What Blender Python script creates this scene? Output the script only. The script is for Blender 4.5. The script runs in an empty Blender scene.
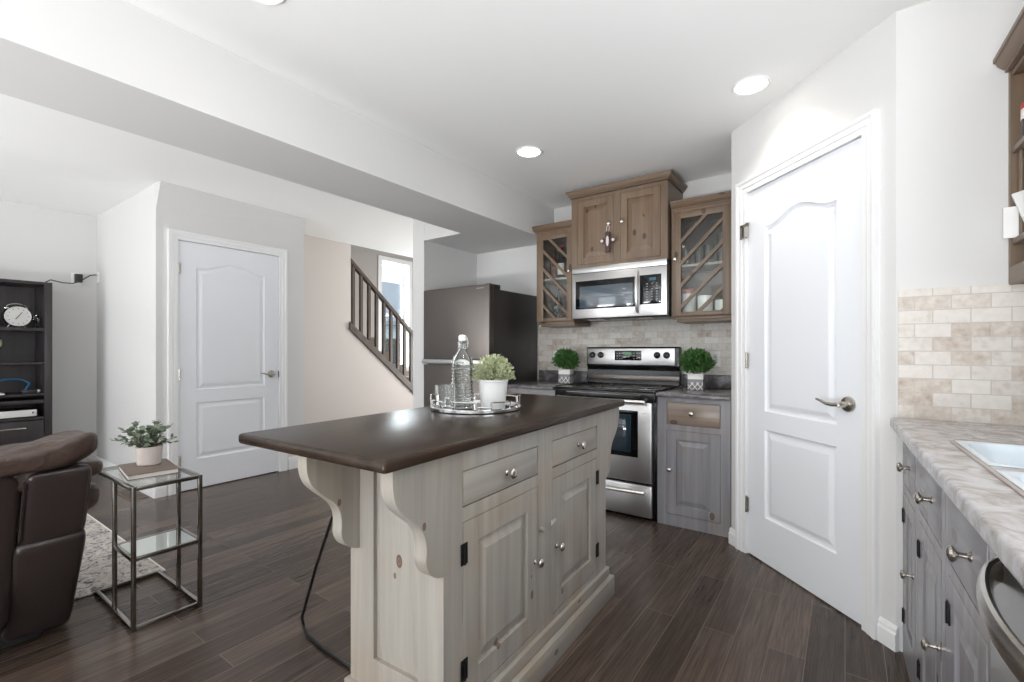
import bpy, bmesh, math, random
from mathutils import Vector, Matrix
random.seed(7)
S = bpy.context.scene
COL = S.collection
PI = math.pi
def rad(a): return a * PI / 180.0

# ------------------------------------------------------------------ camera
cam_d = bpy.data.cameras.new('camera')
cam_d.sensor_width = 36.0
cam_d.lens = 466.0 / 1024.0 * 36.0
cam_d.shift_y = 9.0 / 1024.0
cam_d.clip_start = 0.02
cam = bpy.data.objects.new('camera', cam_d)
cam.location = (0, 0, 1.147)
cam.rotation_euler = (rad(90), 0, rad(35.55))
COL.objects.link(cam)
S.camera = cam

# ------------------------------------------------------------------ world, daylight, exposure
w = bpy.data.worlds.new('daylight'); S.world = w; w.use_nodes = True
bg = w.node_tree.nodes['Background']
bg.inputs[0].default_value = (0.86, 0.93, 1.0, 1)
bg.inputs[1].default_value = 1.6
S.view_settings.view_transform = 'Standard'
S.view_settings.look = 'None'
S.view_settings.gamma = 1.0
S.view_settings.use_curve_mapping = False
S.view_settings.exposure = 0.32
S.cycles.max_bounces = 12
S.cycles.diffuse_bounces = 6
S.cycles.glossy_bounces = 5
S.cycles.transmission_bounces = 10
S.cycles.transparent_max_bounces = 12
S.cycles.sample_clamp_indirect = 6.0
S.cycles.caustics_refractive = False
S.cycles.caustics_reflective = False

def area(name, loc, rot, sx, sy, power, col=(1, 1, 1), shape='RECTANGLE'):
    d = bpy.data.lights.new(name, 'AREA'); d.shape = shape
    d.size = sx; d.size_y = sy; d.energy = power; d.color = col
    o = bpy.data.objects.new(name, d); o.location = loc; o.rotation_euler = rot
    COL.objects.link(o); return o
# daylight pouring in through the windows of the rear and right-hand walls as sky light; upward lamps are added to brighten the ceiling
SKY = (0.88, 0.94, 1.0); FILL = (0.985, 0.99, 1.0)
area('daylight_patio_door', (-0.75, -3.12, 1.07), (rad(88), 0, 0), 2.2, 2.0, 13, SKY)
area('ceiling_fill_patio_door', (-0.75, -2.75, 0.12), (rad(172), 0, 0), 2.2, 0.7, 185, FILL)
area('daylight_living_window', (-4.2, -3.12, 1.35), (rad(88), 0, 0), 2.1, 1.45, 14, SKY)
area('ceiling_fill_living_window', (-4.2, -2.75, 0.12), (rad(172), 0, 0), 2.1, 0.7, 82, FILL)
area('daylight_sink_window', (0.86, 0.75, 1.62), (0, rad(90), 0), 0.95, 1.0, 6, SKY)
area('ceiling_fill_sink_window', (0.84, 0.75, 1.35), (0, rad(160), 0), 0.3, 1.0, 14, FILL)
area('daylight_stair_window', (-6.1, 5.02, 1.7), (0, rad(-90), 0), 1.6, 0.55, 32, SKY)
area('hall_fill', (-4.0, 5.9, 1.3), (rad(-110), 0, 0), 0.9, 1.9, 56, (1.0, 0.985, 0.96))  # added fill for the stair end; the hall wall has no window

# ------------------------------------------------------------------ mesh helpers
class MB:
    def __init__(s): s.bm = bmesh.new()
    def _bev(s, geom, b, seg=2):
        if b > 0:
            es = list({e for v in geom for e in v.link_edges})
            bmesh.ops.bevel(s.bm, geom=es, offset=b, segments=seg, profile=0.5, affect='EDGES', clamp_overlap=True)
    def _mi(s, old, mi):
        if mi:
            for f in s.bm.faces:
                if f not in old: f.material_index = mi
    def box(s, x0, x1, y0, y1, z0, z1, b=0.0, seg=2, mi=0, M=None):
        n0 = set(s.bm.faces) if mi else None
        vs = [s.bm.verts.new(p) for p in ((x0,y0,z0),(x1,y0,z0),(x1,y1,z0),(x0,y1,z0),(x0,y0,z1),(x1,y0,z1),(x1,y1,z1),(x0,y1,z1))]
        for f in ((3,2,1,0),(4,5,6,7),(0,1,5,4),(1,2,6,5),(2,3,7,6),(3,0,4,7)): s.bm.faces.new([vs[i] for i in f])
        if M is not None:
            for v in vs: v.co = M @ v.co
        s._bev(vs, b, seg); s._mi(n0, mi); return s
    def prism(s, poly, axis, a, b, bev=0.0, seg=2, mi=0, M=None):
        n0 = set(s.bm.faces) if mi else None
        def P(p, t):
            if axis == 'X': return (t, p[0], p[1])
            if axis == 'Y': return (p[0], t, p[1])
            return (p[0], p[1], t)
        A = [s.bm.verts.new(P(p, a)) for p in poly]; B = [s.bm.verts.new(P(p, b)) for p in poly]
        n = len(poly)
        s.bm.faces.new(A[::-1]); s.bm.faces.new(B)
        for i in range(n):
            j = (i + 1) % n; s.bm.faces.new((A[i], A[j], B[j], B[i]))
        if M is not None:
            for v in A + B: v.co = M @ v.co
        s._bev(A + B, bev, seg); s._mi(n0, mi); return s
    def lathe(s, prof, c=(0,0,0), axis='Z', seg=24, mi=0, M=None):
        n0 = set(s.bm.faces) if mi else None; rings = []
        for r, h in prof:
            if r < 1e-6: ring = [s.bm.verts.new((0, 0, h))]
            else: ring = [s.bm.verts.new((r*math.cos(2*PI*k/seg), r*math.sin(2*PI*k/seg), h)) for k in range(seg)]
            rings.append(ring)
        for a, b in zip(rings, rings[1:]):
            for k in range(seg):
                k2 = (k + 1) % seg
                if len(a) == 1 and len(b) == 1: continue
                if len(a) == 1: s.bm.faces.new((a[0], b[k2], b[k])) if False else s.bm.faces.new((a[0], b[k], b[k2]))
                elif len(b) == 1: s.bm.faces.new((a[k], a[k2], b[0]))
                else: s.bm.faces.new((a[k], a[k2], b[k2], b[k]))
        R = {'Z': Matrix.Identity(4), 'Y': Matrix.Rotation(rad(-90), 4, 'X'), '-Y': Matrix.Rotation(rad(90), 4, 'X'),
             'X': Matrix.Rotation(rad(90), 4, 'Y'), '-X': Matrix.Rotation(rad(-90), 4, 'Y'), '-Z': Matrix.Rotation(rad(180), 4, 'X')}[axis]
        T = Matrix.Translation(c) @ R
        if M is not None: T = M @ T
        for ring in rings:
            for v in ring: v.co = T @ v.co
        s._mi(n0, mi); return s
    def tube(s, pts, r, seg=8, closed=False, mi=0, ry=None):
        n0 = set(s.bm.faces) if mi else None
        P = [Vector(p) for p in pts]; n = len(P); rings = []; prevn = None
        rr = r if isinstance(r, (list, tuple)) else [r] * n
        for i in range(n):
            if closed: t = P[(i+1) % n] - P[i-1]
            else: t = P[min(i+1, n-1)] - P[max(i-1, 0)]
            t.normalize()
            if prevn is None:
                up = Vector((0,0,1)) if abs(t.z) < 0.9 else Vector((1,0,0))
                nn = t.cross(up).normalized()
            else:
                nn = (prevn - t * prevn.dot(t)).normalized()
            prevn = nn; bb = t.cross(nn)
            q = rr[i]; q2 = q if ry is None else ry
            rings.append([s.bm.verts.new(P[i] + nn*math.cos(2*PI*k/seg)*q + bb*math.sin(2*PI*k/seg)*q2) for k in range(seg)])
        m = n if closed else n - 1
        for i in range(m):
            a, b = rings[i], rings[(i+1) % n]
            for k in range(seg):
                k2 = (k+1) % seg; s.bm.faces.new((a[k], a[k2], b[k2], b[k]))
        if not closed:
            s.bm.faces.new(rings[0][::-1]); s.bm.faces.new(rings[-1])
        s._mi(n0, mi); return s
    def quad(s, pts, mi=0):
        f = s.bm.faces.new([s.bm.verts.new(p) for p in pts]); f.material_index = mi; return s
    def ball(s, c, rx, ry=None, rz=None, u=16, v=10, mi=0, M=None):
        n0 = set(s.bm.faces) if mi else None; ry = ry or rx; rz = rz or rx
        T = Matrix.Translation(c) @ Matrix.Diagonal((rx, ry, rz, 1))
        if M is not None: T = M @ T
        bmesh.ops.create_uvsphere(s.bm, u_segments=u, v_segments=v, radius=1.0, matrix=T)
        s._mi(n0, mi); return s
    def build(s, name, mats, parent=None, smooth=True, loc=None, rotz=None, ang=32):
        bmesh.ops.recalc_face_normals(s.bm, faces=s.bm.faces)
        me = bpy.data.meshes.new(name); s.bm.to_mesh(me); s.bm.free()
        if not isinstance(mats, (list, tuple)): mats = [mats]
        for m in mats: me.materials.append(m)
        if smooth:
            for p in me.polygons: p.use_smooth = True
            me.set_sharp_from_angle(angle=rad(ang))
        o = bpy.data.objects.new(name, me); COL.objects.link(o)
        if parent is not None: o.parent = parent
        if loc is not None: o.location = loc
        if rotz is not None: o.rotation_euler = (0, 0, rotz)
        return o

def tag(o, label, cat, group=None, kind=None):
    o['label'] = label; o['category'] = cat
    if group: o['group'] = group
    if kind: o['kind'] = kind
    return o
def thing(name, label, cat, loc=(0,0,0), rotz=0, group=None):
    o = bpy.data.objects.new(name, None); o.empty_display_size = 0.1
    o.location = loc; o.rotation_euler = (0, 0, rotz); COL.objects.link(o)
    return tag(o, label, cat, group)
def struct(o): o['kind'] = 'structure'; return o
def copy_tree(root, loc=None, rotz=None, label=None):
    def cp(o, par):
        c = o.copy(); COL.objects.link(c)
        if par is not None: c.parent = par
        for ch in [x for x in o.children]: cp(ch, c)
        return c
    r = cp(root, None)
    if loc is not None: r.location = loc
    if rotz is not None: r.rotation_euler = (0, 0, rotz)
    if label: r['label'] = label
    return r

# ------------------------------------------------------------------ materials
def s2l(c):
    out = []
    for v in c:
        v /= 255.0
        out.append(v/12.92 if v <= 0.04045 else ((v+0.055)/1.055)**2.4)
    return tuple(out) + (1.0,)
def newmat(name):
    m = bpy.data.materials.new(name); m.use_nodes = True
    nt = m.node_tree; return m, nt, nt.nodes['Principled BSDF']
def plain(name, rgb, rough=0.5, metal=0.0, spec=0.5, coat=0.0, bump=0.0, bscale=200, emit=None, estr=1.0, var=0.0, vscale=8.0, bdist=0.002):
    m, nt, p = newmat(name)
    col = s2l(rgb)
    p.inputs['Base Color'].default_value = col
    p.inputs['Roughness'].default_value = rough
    p.inputs['Metallic'].default_value = metal
    p.inputs['Specular IOR Level'].default_value = spec
    p.inputs['Coat Weight'].default_value = coat
    p.inputs['Coat Roughness'].default_value = 0.1
    tc = nt.nodes.new('ShaderNodeTexCoord')
    if var > 0:
        n = nt.nodes.new('ShaderNodeTexNoise'); n.inputs['Scale'].default_value = vscale; n.inputs['Detail'].default_value = 4
        nt.links.new(tc.outputs['Object'], n.inputs['Vector'])
        mx = nt.nodes.new('ShaderNodeMix'); mx.data_type = 'RGBA'
        mx.inputs[6].default_value = tuple(c*(1-var) for c in col[:3]) + (1,)
        mx.inputs[7].default_value = tuple(min(1, c*(1+var)) for c in col[:3]) + (1,)
        nt.links.new(n.outputs['Fac'], mx.inputs[0]); nt.links.new(mx.outputs[2], p.inputs['Base Color'])
    if bump > 0:
        n = nt.nodes.new('ShaderNodeTexNoise'); n.inputs['Scale'].default_value = bscale; n.inputs['Detail'].default_value = 3
        nt.links.new(tc.outputs['Object'], n.inputs['Vector'])
        b = nt.nodes.new('ShaderNodeBump'); b.inputs['Strength'].default_value = bump; b.inputs['Distance'].default_value = bdist
        nt.links.new(n.outputs['Fac'], b.inputs['Height']); nt.links.new(b.outputs['Normal'], p.inputs['Normal'])
    if emit is not None:
        p.inputs['Emission Color'].default_value = s2l(emit); p.inputs['Emission Strength'].default_value = estr
    return m
def wood(name, c1, c2, knot, axis='z', rough=0.45, knots=True, coat=0.0, flat='y', gscale=1.0, spec=0.5, spots=()):
    """stained pine: streaks along `axis`, a few oval knots"""
    m, nt, p = newmat(name); N = nt.nodes; L = nt.links
    tc = N.new('ShaderNodeTexCoord')
    def mapped(sc):
        mp = N.new('ShaderNodeMapping'); mp.inputs['Scale'].default_value = sc
        L.new(tc.outputs['Object'], mp.inputs['Vector']); return mp
    lo, hi = 1.6*gscale, 34.0*gscale
    s1 = {'z': (hi, hi, lo), 'x': (lo, hi, hi), 'y': (hi, lo, hi)}[axis]
    mp = mapped(s1)
    n1 = N.new('ShaderNodeTexNoise'); n1.inputs['Scale'].default_value = 1.0; n1.inputs['Detail'].default_value = 6; n1.inputs['Distortion'].default_value = 0.5
    L.new(mp.outputs[0], n1.inputs['Vector'])
    mp2 = mapped(tuple(v*0.22 for v in s1))
    n2 = N.new('ShaderNodeTexNoise'); n2.inputs['Scale'].default_value = 1.0; n2.inputs['Detail'].default_value = 3
    L.new(mp2.outputs[0], n2.inputs['Vector'])
    ad = N.new('ShaderNodeMath'); ad.operation = 'MULTIPLY_ADD'; ad.inputs[1].default_value = 0.55
    L.new(n1.outputs['Fac'], ad.inputs[0])
    m2 = N.new('ShaderNodeMath'); m2.operation = 'MULTIPLY'; m2.inputs[1].default_value = 0.45
    L.new(n2.outputs['Fac'], m2.inputs[0]); L.new(m2.outputs[0], ad.inputs[2])
    cr = N.new('ShaderNodeValToRGB')
    cr.color_ramp.elements[0].position = 0.33; cr.color_ramp.elements[0].color = s2l(c1)
    cr.color_ramp.elements[1].position = 0.68; cr.color_ramp.elements[1].color = s2l(c2)
    L.new(ad.outputs[0], cr.inputs['Fac'])
    n3 = N.new('ShaderNodeTexNoise'); n3.inputs['Scale'].default_value = 4.0; n3.inputs['Detail'].default_value = 2; L.new(tc.outputs['Object'], n3.inputs['Vector'])
    r3 = N.new('ShaderNodeMapRange'); r3.inputs[1].default_value = 0.45; r3.inputs[2].default_value = 0.72; r3.inputs[3].default_value = 0.0; r3.inputs[4].default_value = 0.55; L.new(n3.outputs['Fac'], r3.inputs[0])
    m3 = N.new('ShaderNodeMix'); m3.data_type = 'RGBA'; m3.blend_type = 'MULTIPLY'; m3.inputs[7].default_value = (1.0, 0.86, 0.72, 1); L.new(r3.outputs[0], m3.inputs[0]); L.new(cr.outputs['Color'], m3.inputs[6])
    out = m3.outputs[2]
    if knots:
        k = 1.0
        sx = N.new('ShaderNodeSeparateXYZ'); L.new(tc.outputs['Object'], sx.inputs[0])
        cx = N.new('ShaderNodeCombineXYZ'); L.new(sx.outputs['XYZ'.index('X' if flat == 'y' else 'Y')], cx.inputs[0]); L.new(sx.outputs[2], cx.inputs[1])
        oi = N.new('ShaderNodeObjectInfo'); ov = N.new('ShaderNodeVectorMath'); ov.operation = 'MULTIPLY_ADD'
        ov.inputs[1].default_value = (5.2, 3.2, 0) if axis == 'z' else (3.2, 5.2, 0); L.new(cx.outputs[0], ov.inputs[0])
        rv = N.new('ShaderNodeVectorMath'); rv.operation = 'SCALE'; rv.inputs[0].default_value = (17.0, 29.0, 0); L.new(oi.outputs['Random'], rv.inputs[3]); L.new(rv.outputs[0], ov.inputs[2])
        mk = ov
        vo = N.new('ShaderNodeTexVoronoi'); vo.voronoi_dimensions = '2D'; vo.inputs['Scale'].default_value = 1.0; vo.inputs['Randomness'].default_value = 1.0
        L.new(mk.outputs[0], vo.inputs['Vector'])
        sep = N.new('ShaderNodeSeparateColor'); L.new(vo.outputs['Color'], sep.inputs[0])
        th = N.new('ShaderNodeMath'); th.operation = 'GREATER_THAN'; th.inputs[1].default_value = 0.38; L.new(sep.outputs[0], th.inputs[0])
        rk = N.new('ShaderNodeValToRGB'); e = rk.color_ramp.elements
        e[0].position = 0.0; e[0].color = (0.8,)*3+(1,)
        e[1].position = 0.085; e[1].color = (0,0,0,1)
        x = rk.color_ramp.elements.new(0.045); x.color = (0.62,)*3+(1,)
        x = rk.color_ramp.elements.new(0.06); x.color = (1,)*3+(1,)
        L.new(vo.outputs['Distance'], rk.inputs['Fac'])
        mu = N.new('ShaderNodeMath'); mu.operation = 'MULTIPLY'; L.new(rk.outputs['Color'], mu.inputs[0]); L.new(th.outputs[0], mu.inputs[1])
        fac = mu.outputs[0]
        if spots:
            fac = None
            for (su, sv, sr) in spots:
                sb = N.new('ShaderNodeVectorMath'); sb.operation = 'SUBTRACT'; sb.inputs[1].default_value = (su, sv, 0); L.new(cx.outputs[0], sb.inputs[0])
                el = N.new('ShaderNodeVectorMath'); el.operation = 'MULTIPLY'; k_ = (1/sr, 0.62/sr, 0) if axis == 'z' else (0.62/sr, 1/sr, 0); el.inputs[1].default_value = k_; L.new(sb.outputs[0], el.inputs[0])
                ln = N.new('ShaderNodeVectorMath'); ln.operation = 'LENGTH'; L.new(el.outputs[0], ln.inputs[0])
                rs = N.new('ShaderNodeValToRGB'); q_ = rs.color_ramp.elements; q_[0].position = 0.0; q_[0].color = (0.85,)*3+(1,); q_[1].position = 1.0; q_[1].color = (0,0,0,1)
                for ps_, vl_ in ((0.28, 0.75), (0.45, 0.6), (0.72, 0.95), (0.84, 0.8)):
                    w_ = q_.new(ps_); w_.color = (vl_,)*3+(1,)
                L.new(ln.outputs['Value'], rs.inputs['Fac'])
                if fac is None: fac = rs.outputs['Color']
                else:
                    mm = N.new('ShaderNodeMath'); mm.operation = 'MAXIMUM'; L.new(fac, mm.inputs[0]); L.new(rs.outputs['Color'], mm.inputs[1]); fac = mm.outputs[0]
        mx = N.new('ShaderNodeMix'); mx.data_type = 'RGBA'; mx.inputs[7].default_value = s2l(knot)
        L.new(fac, mx.inputs[0]); L.new(out, mx.inputs[6]); out = mx.outputs[2]
    L.new(out, p.inputs['Base Color'])
    p.inputs['Roughness'].default_value = rough; p.inputs['Specular IOR Level'].default_value = spec
    p.inputs['Coat Weight'].default_value = coat; p.inputs['Coat Roughness'].default_value = 0.12
    b = N.new('ShaderNodeBump'); b.inputs['Strength'].default_value = 0.12; b.inputs['Distance'].default_value = 0.002
    L.new(n1.outputs['Fac'], b.inputs['Height']); L.new(b.outputs['Normal'], p.inputs['Normal'])
    return m
def steel(name, rgb, rough=0.28, axis='x', metal=1.0, streak=0.06, aniso=0.0):
    m, nt, p = newmat(name); N = nt.nodes; L = nt.links
    tc = N.new('ShaderNodeTexCoord'); mp = N.new('ShaderNodeMapping')
    mp.inputs['Scale'].default_value = {'x': (2, 14, 14), 'y': (14, 2, 14), 'z': (14, 14, 2)}[axis]
    L.new(tc.outputs['Object'], mp.inputs['Vector'])
    n = N.new('ShaderNodeTexNoise'); n.inputs['Scale'].default_value = 1; n.inputs['Detail'].default_value = 1
    L.new(mp.outputs[0], n.inputs['Vector'])
    mr = N.new('ShaderNodeMapRange'); mr.inputs[3].default_value = rough-streak*0.5; mr.inputs[4].default_value = rough+streak*0.5
    L.new(n.outputs['Fac'], mr.inputs[0]); L.new(mr.outputs[0], p.inputs['Roughness'])
    p.inputs['Base Color'].default_value = s2l(rgb); p.inputs['Metallic'].default_value = metal
    p.inputs['Anisotropic'].default_value = aniso
    return m
def clear(name, tint=(1,1,1), ior=1.45, rough=0.0):
    m, nt, p = newmat(name)
    p.inputs['Base Color'].default_value = tint + (1,)
    p.inputs['Transmission Weight'].default_value = 1.0; p.inputs['Roughness'].default_value = rough; p.inputs['IOR'].default_value = ior
    return m
def pane_mat(name, tint=(0.96,0.98,0.97)):
    """thin sheet of glass: the same Fresnel reflection on both of its faces"""
    m = bpy.data.materials.new(name); m.use_nodes = True; nt = m.node_tree; nt.nodes.clear()
    o = nt.nodes.new('ShaderNodeOutputMaterial'); t = nt.nodes.new('ShaderNodeBsdfTransparent'); t.inputs[0].default_value = tint+(1,)
    g = nt.nodes.new('ShaderNodeBsdfGlossy'); g.inputs['Roughness'].default_value = 0.02
    ge = nt.nodes.new('ShaderNodeNewGeometry'); mr = nt.nodes.new('ShaderNodeMapRange'); mr.inputs[3].default_value = 1.5; mr.inputs[4].default_value = 1/1.5
    fr = nt.nodes.new('ShaderNodeFresnel'); nt.links.new(ge.outputs['Backfacing'], mr.inputs[0]); nt.links.new(mr.outputs[0], fr.inputs[0])
    mx = nt.nodes.new('ShaderNodeMixShader')
    nt.links.new(fr.outputs[0], mx.inputs[0]); nt.links.new(t.outputs[0], mx.inputs[1]); nt.links.new(g.outputs[0], mx.inputs[2]); nt.links.new(mx.outputs[0], o.inputs[0])
    return m
def brick(name, c1, c2, mort, bw, bh, msize, plane='xz', rough=0.4, bump=0.4, voff=(0,0,0), offset=0.5, mottled=0.35, extra=None, grain=None, bias=0.0, coat=0.0, spec=0.5, fine=None):
    m, nt, p = newmat(name); N = nt.nodes; L = nt.links
    tc = N.new('ShaderNodeTexCoord'); sp = N.new('ShaderNodeSeparateXYZ'); cb = N.new('ShaderNodeCombineXYZ')
    L.new(tc.outputs['Object'], sp.inputs[0])
    a, b_ = {'xz': (0, 2), 'yx': (1, 0), 'yz': (1, 2)}[plane]
    L.new(sp.outputs[a], cb.inputs[0]); L.new(sp.outputs[b_], cb.inputs[1])
    ofs = N.new('ShaderNodeVectorMath'); ofs.operation = 'ADD'; ofs.inputs[1].default_value = voff
    L.new(cb.outputs[0], ofs.inputs[0])
    br = N.new('ShaderNodeTexBrick'); br.inputs['Scale'].default_value = 1.0
    br.inputs['Color1'].default_value = (0,0,0,1); br.inputs['Color2'].default_value = (1,1,1,1); br.inputs['Mortar'].default_value = (0.5,0.5,0.5,1)
    br.inputs['Mortar Size'].default_value = msize; br.inputs['Mortar Smooth'].default_value = 0.1
    br.inputs['Bias'].default_value = bias; br.inputs['Brick Width'].default_value = bw; br.inputs['Row Height'].default_value = bh
    br.offset = offset; L.new(ofs.outputs[0], br.inputs['Vector'])
    n = N.new('ShaderNodeTexNoise'); n.inputs['Detail'].default_value = 6
    if grain:
        mp = N.new('ShaderNodeMapping'); mp.inputs['Scale'].default_value = grain
        L.new(tc.outputs['Object'], mp.inputs['Vector']); 
        sh = N.new('ShaderNodeVectorMath'); sh.operation = 'ADD'; L.new(mp.outputs[0], sh.inputs[0])
        sc = N.new('ShaderNodeVectorMath'); sc.operation = 'SCALE'; sc.inputs[3].default_value = 37.0; L.new(br.outputs['Color'], sc.inputs[0]); L.new(sc.outputs[0], sh.inputs[1])
        L.new(sh.outputs[0], n.inputs['Vector']); n.inputs['Scale'].default_value = 1.0; n.inputs['Distortion'].default_value = 1.2
    else:
        L.new(tc.outputs['Object'], n.inputs['Vector']); n.inputs['Scale'].default_value = 42
    mixf = N.new('ShaderNodeMath'); mixf.operation = 'MULTIPLY_ADD'; mixf.inputs[1].default_value = 1 - mottled
    L.new(br.outputs['Color'], mixf.inputs[0])
    nm = N.new('ShaderNodeMath'); nm.operation = 'MULTIPLY'; nm.inputs[1].default_value = mottled; L.new(n.outputs['Fac'], nm.inputs[0]); L.new(nm.outputs[0], mixf.inputs[2])
    cr = N.new('ShaderNodeValToRGB'); e = cr.color_ramp.elements
    e[0].position = 0.12; e[0].color = s2l(c1); e[1].position = 0.85; e[1].color = s2l(c2)
    for pos, c in (extra or []):
        x = cr.color_ramp.elements.new(pos); x.color = s2l(c)
    L.new(mixf.outputs[0], cr.inputs['Fac'])
    tone = cr.outputs['Color']
    if fine:
        mp2 = N.new('ShaderNodeMapping'); mp2.inputs['Scale'].default_value = fine; L.new(tc.outputs['Object'], mp2.inputs['Vector'])
        n2 = N.new('ShaderNodeTexNoise'); n2.inputs['Scale'].default_value = 1.0; n2.inputs['Detail'].default_value = 4; n2.inputs['Distortion'].default_value = 0.8; L.new(mp2.outputs[0], n2.inputs['Vector'])
        r2 = N.new('ShaderNodeMapRange'); r2.inputs[1].default_value = 0.35; r2.inputs[2].default_value = 0.65; r2.inputs[3].default_value = 0.68; r2.inputs[4].default_value = 1.22; L.new(n2.outputs['Fac'], r2.inputs[0])
        vm = N.new('ShaderNodeVectorMath'); vm.operation = 'SCALE'; L.new(tone, vm.inputs[0]); L.new(r2.outputs[0], vm.inputs[3]); tone = vm.outputs[0]
    mx = N.new('ShaderNodeMix'); mx.data_type = 'RGBA'; mx.inputs[7].default_value = s2l(mort)
    L.new(br.outputs['Fac'], mx.inputs[0]); L.new(tone, mx.inputs[6]); L.new(mx.outputs[2], p.inputs['Base Color'])
    p.inputs['Roughness'].default_value = rough; p.inputs['Coat Weight'].default_value = coat; p.inputs['Specular IOR Level'].default_value = spec
    bm_ = N.new('ShaderNodeBump'); bm_.invert = True; bm_.inputs['Strength'].default_value = bump; bm_.inputs['Distance'].default_value = 0.003
    bs = N.new('ShaderNodeMath'); bs.operation = 'MULTIPLY_ADD'; bs.inputs[1].default_value = 0.15; L.new(n.outputs['Fac'], bs.inputs[0]); L.new(br.outputs['Fac'], bs.inputs[2])
    L.new(bs.outputs[0], bm_.inputs['Height']); L.new(bm_.outputs['Normal'], p.inputs['Normal'])
    return m
def mottle(name, cols, scale=6.0, rough=0.3, distort=2.0, detail=8):
    m, nt, p = newmat(name); N = nt.nodes; L = nt.links
    tc = N.new('ShaderNodeTexCoord'); n = N.new('ShaderNodeTexNoise'); n.inputs['Scale'].default_value = scale; n.inputs['Detail'].default_value = detail
    n.inputs['Distortion'].default_value = distort; n.inputs['Roughness'].default_value = 0.62; L.new(tc.outputs['Object'], n.inputs['Vector'])
    cr = N.new('ShaderNodeValToRGB'); e = cr.color_ramp.elements
    e[0].position = cols[0][0]; e[0].color = s2l(cols[0][1]); e[1].position = cols[-1][0]; e[1].color = s2l(cols[-1][1])
    for pos, c in cols[1:-1]:
        x = e.new(pos); x.color = s2l(c)
    L.new(n.outputs['Fac'], cr.inputs['Fac']); L.new(cr.outputs['Color'], p.inputs['Base Color']); p.inputs['Roughness'].default_value = rough
    return m

M = {}
M['wall'] = plain('wall_paint', (215, 214, 213), 0.75, bump=0.05, bscale=300)
M['wall_warm_lit'] = plain('warm_lit_wall_paint', (216, 209, 204), 0.75, bump=0.05, bscale=300)  # same paint as the other walls, with warm light put into its colour
M['wall_taupe'] = plain('taupe_wall_paint', (178, 171, 166), 0.75, bump=0.05, bscale=300)
M['ceil'] = plain('ceiling_paint', (242, 242, 241), 0.85, bump=0.25, bscale=160)
M['trim'] = plain('white_trim_paint', (236, 236, 236), 0.35)
M['door'] = plain('white_door_paint', (234, 236, 240), 0.4)
M['floor'] = brick('dark_plank_floor', (50, 41, 36), (104, 89, 79), (106, 94, 85), 1.25, 0.120, 0.0014, plane='yx', rough=0.26, bump=0.2, offset=0.37,
                   mottled=0.62, extra=[(0.5, (75, 63, 56))], grain=(30, 1.5, 30), spec=0.32, fine=(150, 5, 150))  # pale seam colour paints in the highlights along the plank bevels
M['tile'] = brick('travertine_tile', (152, 132, 116), (226, 222, 216), (192, 185, 178), 0.1016, 0.0508, 0.0016, plane='xz', rough=0.45, bump=0.5,
                  mottled=0.62, extra=[(0.32, (192, 180, 168)), (0.52, (212, 206, 198))], voff=(0.0042, 0.0254, 0))
ISL = ((138, 133, 126), (166, 161, 153), (84, 50, 28)); UPP = ((98, 82, 67), (128, 109, 91), (50, 28, 16)); BAS = ((120, 120, 126), (144, 142, 146), (84, 64, 50))  # one stained wood; the light on each cabinet run is put into its tone
for nm, (c1, c2, kc), rg_ in (('isl', ISL, 0.42), ('up', UPP, 0.4), ('base', BAS, 0.27)):
    st_nm = {'isl': 'driftwood_stain', 'up': 'brown_lit_stain', 'base': 'cool_lit_stain'}[nm]
    M[nm+'_z'] = wood(st_nm+'_upright', c1, c2, kc, 'z', rg_)
    M[nm+'_x'] = wood(st_nm+'_level', c1, c2, kc, 'x', rg_)
    M[nm+'_c'] = wood(st_nm+'_clear', c1, c2, kc, 'z', rg_, knots=False)
    M[nm+'_e'] = wood(st_nm+'_end', c1, c2, kc, 'z', rg_, flat='x', spots=[(0.173, 0.54, 0.013), (0.191, 0.494, 0.006)])
M['isl_z'] = wood('driftwood_stain_door', ISL[0], ISL[1], ISL[2], 'z', 0.42, spots=[(0.268, 0.231, 0.011), (0.47, 0.295, 0.010), (0.466, 0.36, 0.004), (0.022, 0.754, 0.005), (0.70, 0.21, 0.008), (-0.06, 0.70, 0.007)])
M['isl_p'] = wood('driftwood_stain_plinth', ISL[0], ISL[1], ISL[2], 'x', 0.42, spots=[(0.591, 0.042, 0.010), (0.825, 0.118, 0.007), (0.30, 0.06, 0.006)])
M['isl_x'] = wood('driftwood_stain_drawer', ISL[0], ISL[1], ISL[2], 'x', 0.42, spots=[(0.90, 0.685, 0.006)])
M['up_d'] = wood('brown_lit_stain_door', (102, 84, 68), (132, 112, 93), (46, 26, 14), 'z', 0.4, spots=[(0.522, 2.013, 0.015), (0.596, 1.977, 0.015), (0.591, 2.129, 0.008), (0.134, 2.241, 0.012), (0.203, 2.262, 0.008), (0.179, 1.933, 0.012)])
M['base_w'] = wood('warm_slate_stain_level', (114, 102, 94), (150, 136, 124), (86, 64, 50), 'x', 0.3)
M['cab_in'] = plain('cabinet_inside', (86, 77, 68), 0.6, var=0.1)
M['top'] = wood('espresso_butcher_block', (34, 27, 22), (58, 47, 39), (30, 24, 22), 'x', 0.27, knots=False, gscale=0.6, spec=0.16)
M['lam_dark'] = mottle('slate_laminate', [(0.3, (74, 72, 76)), (0.5, (104, 101, 104)), (0.7, (146, 141, 140))], 9, 0.25)
M['lam'] = mottle('marbled_grey_laminate', [(0.28, (122, 113, 107)), (0.42, (146, 140, 137)), (0.54, (170, 167, 168)), (0.74, (190, 189, 192))], 18, 0.2, 0.8)
M['lam_rim'] = plain('beige_stone_rim', (158, 148, 140), 0.35, var=0.1, vscale=30)
M['nickel'] = steel('brushed_nickel', (196, 190, 182), 0.25)
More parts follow.
